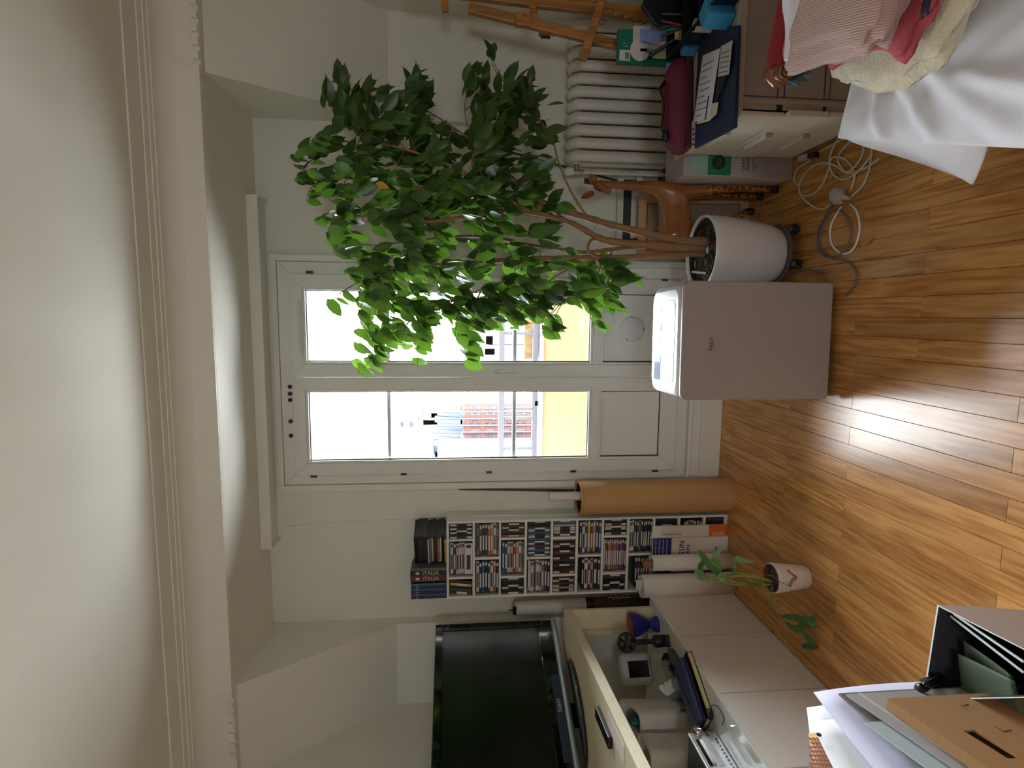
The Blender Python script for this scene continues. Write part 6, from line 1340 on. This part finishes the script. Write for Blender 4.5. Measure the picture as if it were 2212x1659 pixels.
q8 = [(1836,440),(1850,456),(1857,490),(1850,525),(1835,545),(1815,546),(1797,528),(1793,500),(1800,475),(1818,446)]
MB().tube(lead(q8, 0.0042), 0.0042, 8).build('cable', mat('cable_bright', (226, 224, 218), 0.4), el, w=True, smooth=180)
gc_ = thing('power_cord', 'grey power cord of the air conditioner looping over the boards', 'cord', fl(1800, 520, 0))
for q in ([(1800,428),(1795,446),(1781,470),(1768,500),(1766,530),(1778,552),(1800,555),(1820,545),(1836,520),(1838,490),(1828,466),(1812,454),(1795,460),(1776,490),(1770,520),(1776,540),(1800,558),(1825,563),(1845,578),(1851,600),(1843,622),(1826,640)], [(1784,606),(1778,592),(1760,584),(1735,584),(1714,590)]):
    MB().tube(lead(q, 0.0036, 0.005), 0.0036, 8).build('cord', CG, gc_, w=True, smooth=180)
wpl = thing('white_plug', 'white plug with black body lying at the foot of the drawer cabinet', 'plug', fl(1740, 340, 0))
MB().bar(fl(1728, 342, 0.012), fl(1746, 338, 0.012), 0.026, 0.022).build('body', mat('socket_white', (196,190,186)), wpl, w=True, bev=0.004); MB().bar(fl(1748, 337, 0.012), fl(1766, 333, 0.012), 0.022, 0.020).build('black_half', BLACK, wpl, w=True, bev=0.003)
# ================================================================ armchair under a white sheet, blankets on the seat
KR = Matrix(((0.952, 0.306, 0), (-0.306, 0.952, 0), (0, 0, 1)))      # local x: to the right, local y: away from the viewer
K0 = Vector((0.53, 1.585, 0))
RED = mat('crimson_velvet', (132, 12, 18), 0.85); WALN = mat('polished_walnut', (118, 70, 34), 0.22, coat=0.5, var=0.3, vs=18)
ch = thing('armchair', 'carved armchair with crimson velvet arm, hidden under a white sheet', 'armchair', K0, R=KR)
MB().box(0.03, 0.64, -0.66, -0.01, 0.27, 0.405).build('seat', RED, ch, bev=0.02, seg=3)
for (x, y) in ((0.005, -0.075), (0.03, -0.62), (0.60, -0.05), (0.60, -0.62)):
    MB().tube([(x, y, 0.001), (x+0.004, y, 0.03), (x+0.02, y, 0.14), (x+0.04, y, 0.275)], [0.020, 0.024, 0.026, 0.034], 14).build('leg', WALN, ch, smooth=50)
MB().box(0.62, 0.74, -0.66, 0.06, 0.27, 0.98).build('backrest', RED, ch, bev=0.03, seg=3)
MB().box(0.135, 0.64, -0.012, 0.075, 0.56, 0.655).build('arm_pad', RED, ch, bev=0.022, seg=4, smooth=40)
MB().tube(smooth_path([(0.135,0.03,0.648),(0.115,0.03,0.645),(0.108,0.03,0.625),(0.118,0.03,0.605),(0.135,0.03,0.590),(0.16,0.03,0.55),(0.17,0.03,0.47),(0.15,0.03,0.39)], 5), [0.014]*8+[0.018]*12+[0.020]*16, 14).build('arm_post', WALN, ch, smooth=180)
sc_ = MB(); ctr = Vector((0.128, -0.002, 0.628))
for k in range(40): pass
sc_.tube([ctr + Vector((0.021*(1-k/46)*math.cos(k*0.36), -0.010-0.0004*k, 0.021*(1-k/46)*math.sin(k*0.36))) for k in range(40)], 0.004, 8)
sc_.build('scroll_carving', WALN, ch, smooth=180)
MB().cyl((0.128, -0.010, 0.628), (0.128, 0.070, 0.628), 0.024, n=24).build('scroll', WALN, ch, smooth=40)
SHW = mat('white_sheet', (226, 224, 232), 0.85, bump=0.05, bs=400)
# the sheet: seat top with radiating folds, left edge and a hanging corner
sh = thing('bed_sheet', 'white bed sheet draped over the armchair seat with a hanging corner', 'sheet', K0, R=KR)
ny, nx_ = 56, 44; rows_ = []
def crease(x, y, x0, y0, a, wdt, amp):
    """a fold running from (x0, y0) along angle a"""
    dx_, dy_ = x-x0, y-y0; s_ = dx_*math.cos(a) + dy_*math.sin(a); t_ = -dx_*math.sin(a) + dy_*math.cos(a)
    if s_ < 0: return 0
    return amp*min(1, s_/0.12)*math.exp(-(t_/(wdt*(0.6+1.6*s_)))**2)*max(0, 1-s_/0.75)
for i in range(ny):
    v = i/(ny-1); y = 0.035 - 0.80*v; row = []
    yy = min(max(-y, 0), 0.5)
    # length of the hanging part along the left edge
    hang = 0.0
    if -0.46 < y < 0.02: hang = 0.30*max(0, 1-abs(-y-0.10)/(0.115 if -y < 0.10 else 0.36))**0.9
    for j in range(9):
        t = 1 - j/9; s_ = hang*t
        row.append(Vector((-0.028 - 0.38*s_ - 0.02*math.sin(y*18)*t*(hang > 0.02), y - 0.15*s_, 0.395 - 0.93*s_)))
    for j in range(nx_):
        x = -0.030 + 0.66*(j/(nx_-1))**1.15
        z = 0.430 - 0.030*math.exp(-(x+0.03)/0.022) - 0.035*max(0, (y+0.01)/0.045)**2*(1 if y > -0.01 else 0)
        z += crease(x, y, 0.19, -0.08, -2.75, 0.020, 0.022) + crease(x, y, 0.20, -0.10, -2.30, 0.018, 0.026) + crease(x, y, 0.17, -0.20, -2.05, 0.022, 0.022) + crease(x, y, 0.12, -0.33, -1.75, 0.020, 0.030) + crease(x, y, 0.10, -0.15, -2.95, 0.018, 0.010)
        z += 0.006*math.sin(x*23+y*9)*math.sin(y*17) + 0.003*math.sin(x*60+y*45)
        row.append(Vector((x, y, max(z, 0.409))))
    rows_.append(row)
MB().grid(rows_).build('cloth', SHW, sh, smooth=180, solid=0.0025, sub=1)
# sheet bunched over the arm behind the blankets
rows_ = []
for i in range(14):
    u = i/13; x = 0.16 + 0.46*u; row = []
    for k in range(13):
        a = PI*1.02*k/12; r_ = 0.075 + 0.012*math.sin(u*9+k*0.6) + 0.02*math.sin(PI*u)
        row.append(Vector((x + 0.015*math.sin(k), -0.015 - r_*math.cos(a)*0.75, 0.585 + (r_+0.015)*math.sin(a)*0.95*(0.75+0.35*u))))
    rows_.append(row)
b2 = thing('bunched_cloth', 'white cloth bunched over the crimson arm behind the folded blankets', 'cloth', K0, R=KR)
MB().grid(rows_).build('cloth', SHW, b2, smooth=180, solid=0.003, sub=1)
lg = thing('leg_cover', 'white cloth cover wrapped round the near foot of the armchair', 'cover', K0, R=KR)
MB().tube([(0.006,-0.075,0.002),(0.008,-0.075,0.02),(0.012,-0.075,0.06),(0.018,-0.075,0.105)], [0.031, 0.035, 0.034, 0.030], 16).build('cover', SHW, lg, smooth=60)
# fleece, shawl and knitted blanket piled on the seat
FLE = mat('cream_fleece', (216, 206, 178), 0.95, var=0.08, vs=22, bump=1.0, bs=150, sheen=0.5); FLD = mat('fleece_grey_back', (176, 168, 150), 0.9)
def pillow(name, lab, cat, x0, x1, y0, y1, z0, z1, m, lump=0.006, seed=1, r=0.45, part='body', parent=None, slope=(0, 0)):
    rg_ = random.Random(seed); n1, n2 = 26, 22; rows_ = []; cx, cy, cz = (x0+x1)/2, (y0+y1)/2, (z0+z1)/2; hx, hy, hz = (x1-x0)/2, (y1-y0)/2, (z1-z0)/2
    ph = [rg_.uniform(0, 6) for _ in range(6)]
    for i in range(n1+1):
        a = -PI/2 + PI*i/n1; row = []
        for j in range(n2*2):
            b_ = 2*PI*j/(n2*2); ca, sa = math.cos(a), math.sin(a); f = lambda v, e: math.copysign(abs(v)**e, v)
            x = hx*f(ca, r)*f(math.cos(b_), r); y = hy*f(ca, r)*f(math.sin(b_), r); z = hz*f(sa, 0.75)
            k = 1 + lump*(math.sin(b_*5+ph[0]+a*3)+math.sin(b_*9+ph[1])+math.sin(a*11+ph[2]+b_*3))/max(hz, .02)*0.3
            row.append(Vector((cx + x*k, cy + y*k, cz + z*(1+lump*6*math.sin(b_*7+ph[3])) + slope[0]*x + slope[1]*y)))
        rows_.append(row)
    o = parent if parent is not None else thing(name, lab, cat, K0, R=KR)
    MB().grid(rows_, True).build(part, m, o, smooth=180); return o
fle = pillow('fleece', 'thick cream fleece folded at the bottom of the blanket pile', 'blanket', 0.105, 0.62, -0.40, 0.015, 0.441, 0.535, FLE, 0.004, 3)
pillow('fleece', None, None, 0.10, 0.62, -0.47, -0.06, 0.505, 0.560, FLE, 0.004, 5, part='upper_fold', parent=fle)
SHA = mat('rose_shawl', (178, 74, 84), 0.85, var=0.1, vs=20); SHAD = mat('shawl_navy', (40, 26, 60), 0.85)
sha = pillow('shawl', 'rose red shawl with dark violet stripes in the blanket pile', 'shawl', 0.145, 0.62, -0.43, -0.05, 0.5605, 0.582, SHA, 0.004, 7)
for yy in (-0.405, -0.335): pillow('s', None, None, 0.20 if yy < -.36 else 0.17, 0.62, yy-0.016, yy+0.016, 0.5615, 0.5835, SHAD, 0.002, 8, part='violet_stripe', parent=sha)
PK = bpy.data.materials.new('pink_knit'); PK.use_nodes = True; nt = PK.node_tree; p_ = nt.nodes['Principled BSDF']; N = nt.nodes.new; Kk = nt.links.new
tc = N('ShaderNodeTexCoord'); wv = N('ShaderNodeTexWave'); wv.bands_direction = 'X'; wv.inputs['Scale'].default_value = 60; wv.inputs['Distortion'].default_value = 1.2; wv.inputs['Detail'].default_value = 1; Kk(tc.outputs['Object'], wv.inputs['Vector'])
bp = N('ShaderNodeBump'); bp.inputs['Strength'].default_value = 0.5; bp.inputs['Distance'].default_value = 0.002; Kk(wv.outputs['Fac'], bp.inputs['Height']); Kk(bp.outputs['Normal'], p_.inputs['Normal'])
cr = N('ShaderNodeValToRGB'); cr.color_ramp.elements[0].color = L((186, 150, 142)); cr.color_ramp.elements[1].color = L((200, 166, 158)); Kk(wv.outputs['Fac'], cr.inputs['Fac']); Kk(cr.outputs['Color'], p_.inputs['Base Color']); p_.inputs['Roughness'].default_value = 0.9; p_.inputs['Sheen Weight'].default_value = 0.3
kn = thing('knitted_blanket', 'dusty pink ribbed knit blanket folded on top of the blanket pile', 'blanket', K0, R=KR)
for k, (dx_, z0, z1) in enumerate(((0.030, 0.583, 0.601), (0.022, 0.6005, 0.617), (0.010, 0.616, 0.652))):
    pillow('k', None, None, 0.13+dx_, 0.62, -0.36-0.012*k, 0.012, z0, z1, PK, 0.003, 20+k, r=0.3, part='fold', parent=kn)
tl_ = thing('teal_cloth', 'crumpled teal cloth tucked at the far corner of the blanket pile', 'cloth', K0, R=KR)
rg = random.Random(9); rows_ = []
for i in range(10): rows_.append([Vector((0.10+0.05*j/9+rg.uniform(-.004,.004), -0.02+0.045*i/9, 0.590+0.03*math.sin(i*0.8)*math.sin(j*0.9)+0.012*math.sin(j*2)+rg.uniform(-.003,.003))) for j in range(10)])
MB().grid(rows_).build('cloth', mat('teal_cloth', (70, 100, 108), 0.9), tl_, smooth=180, solid=0.003)
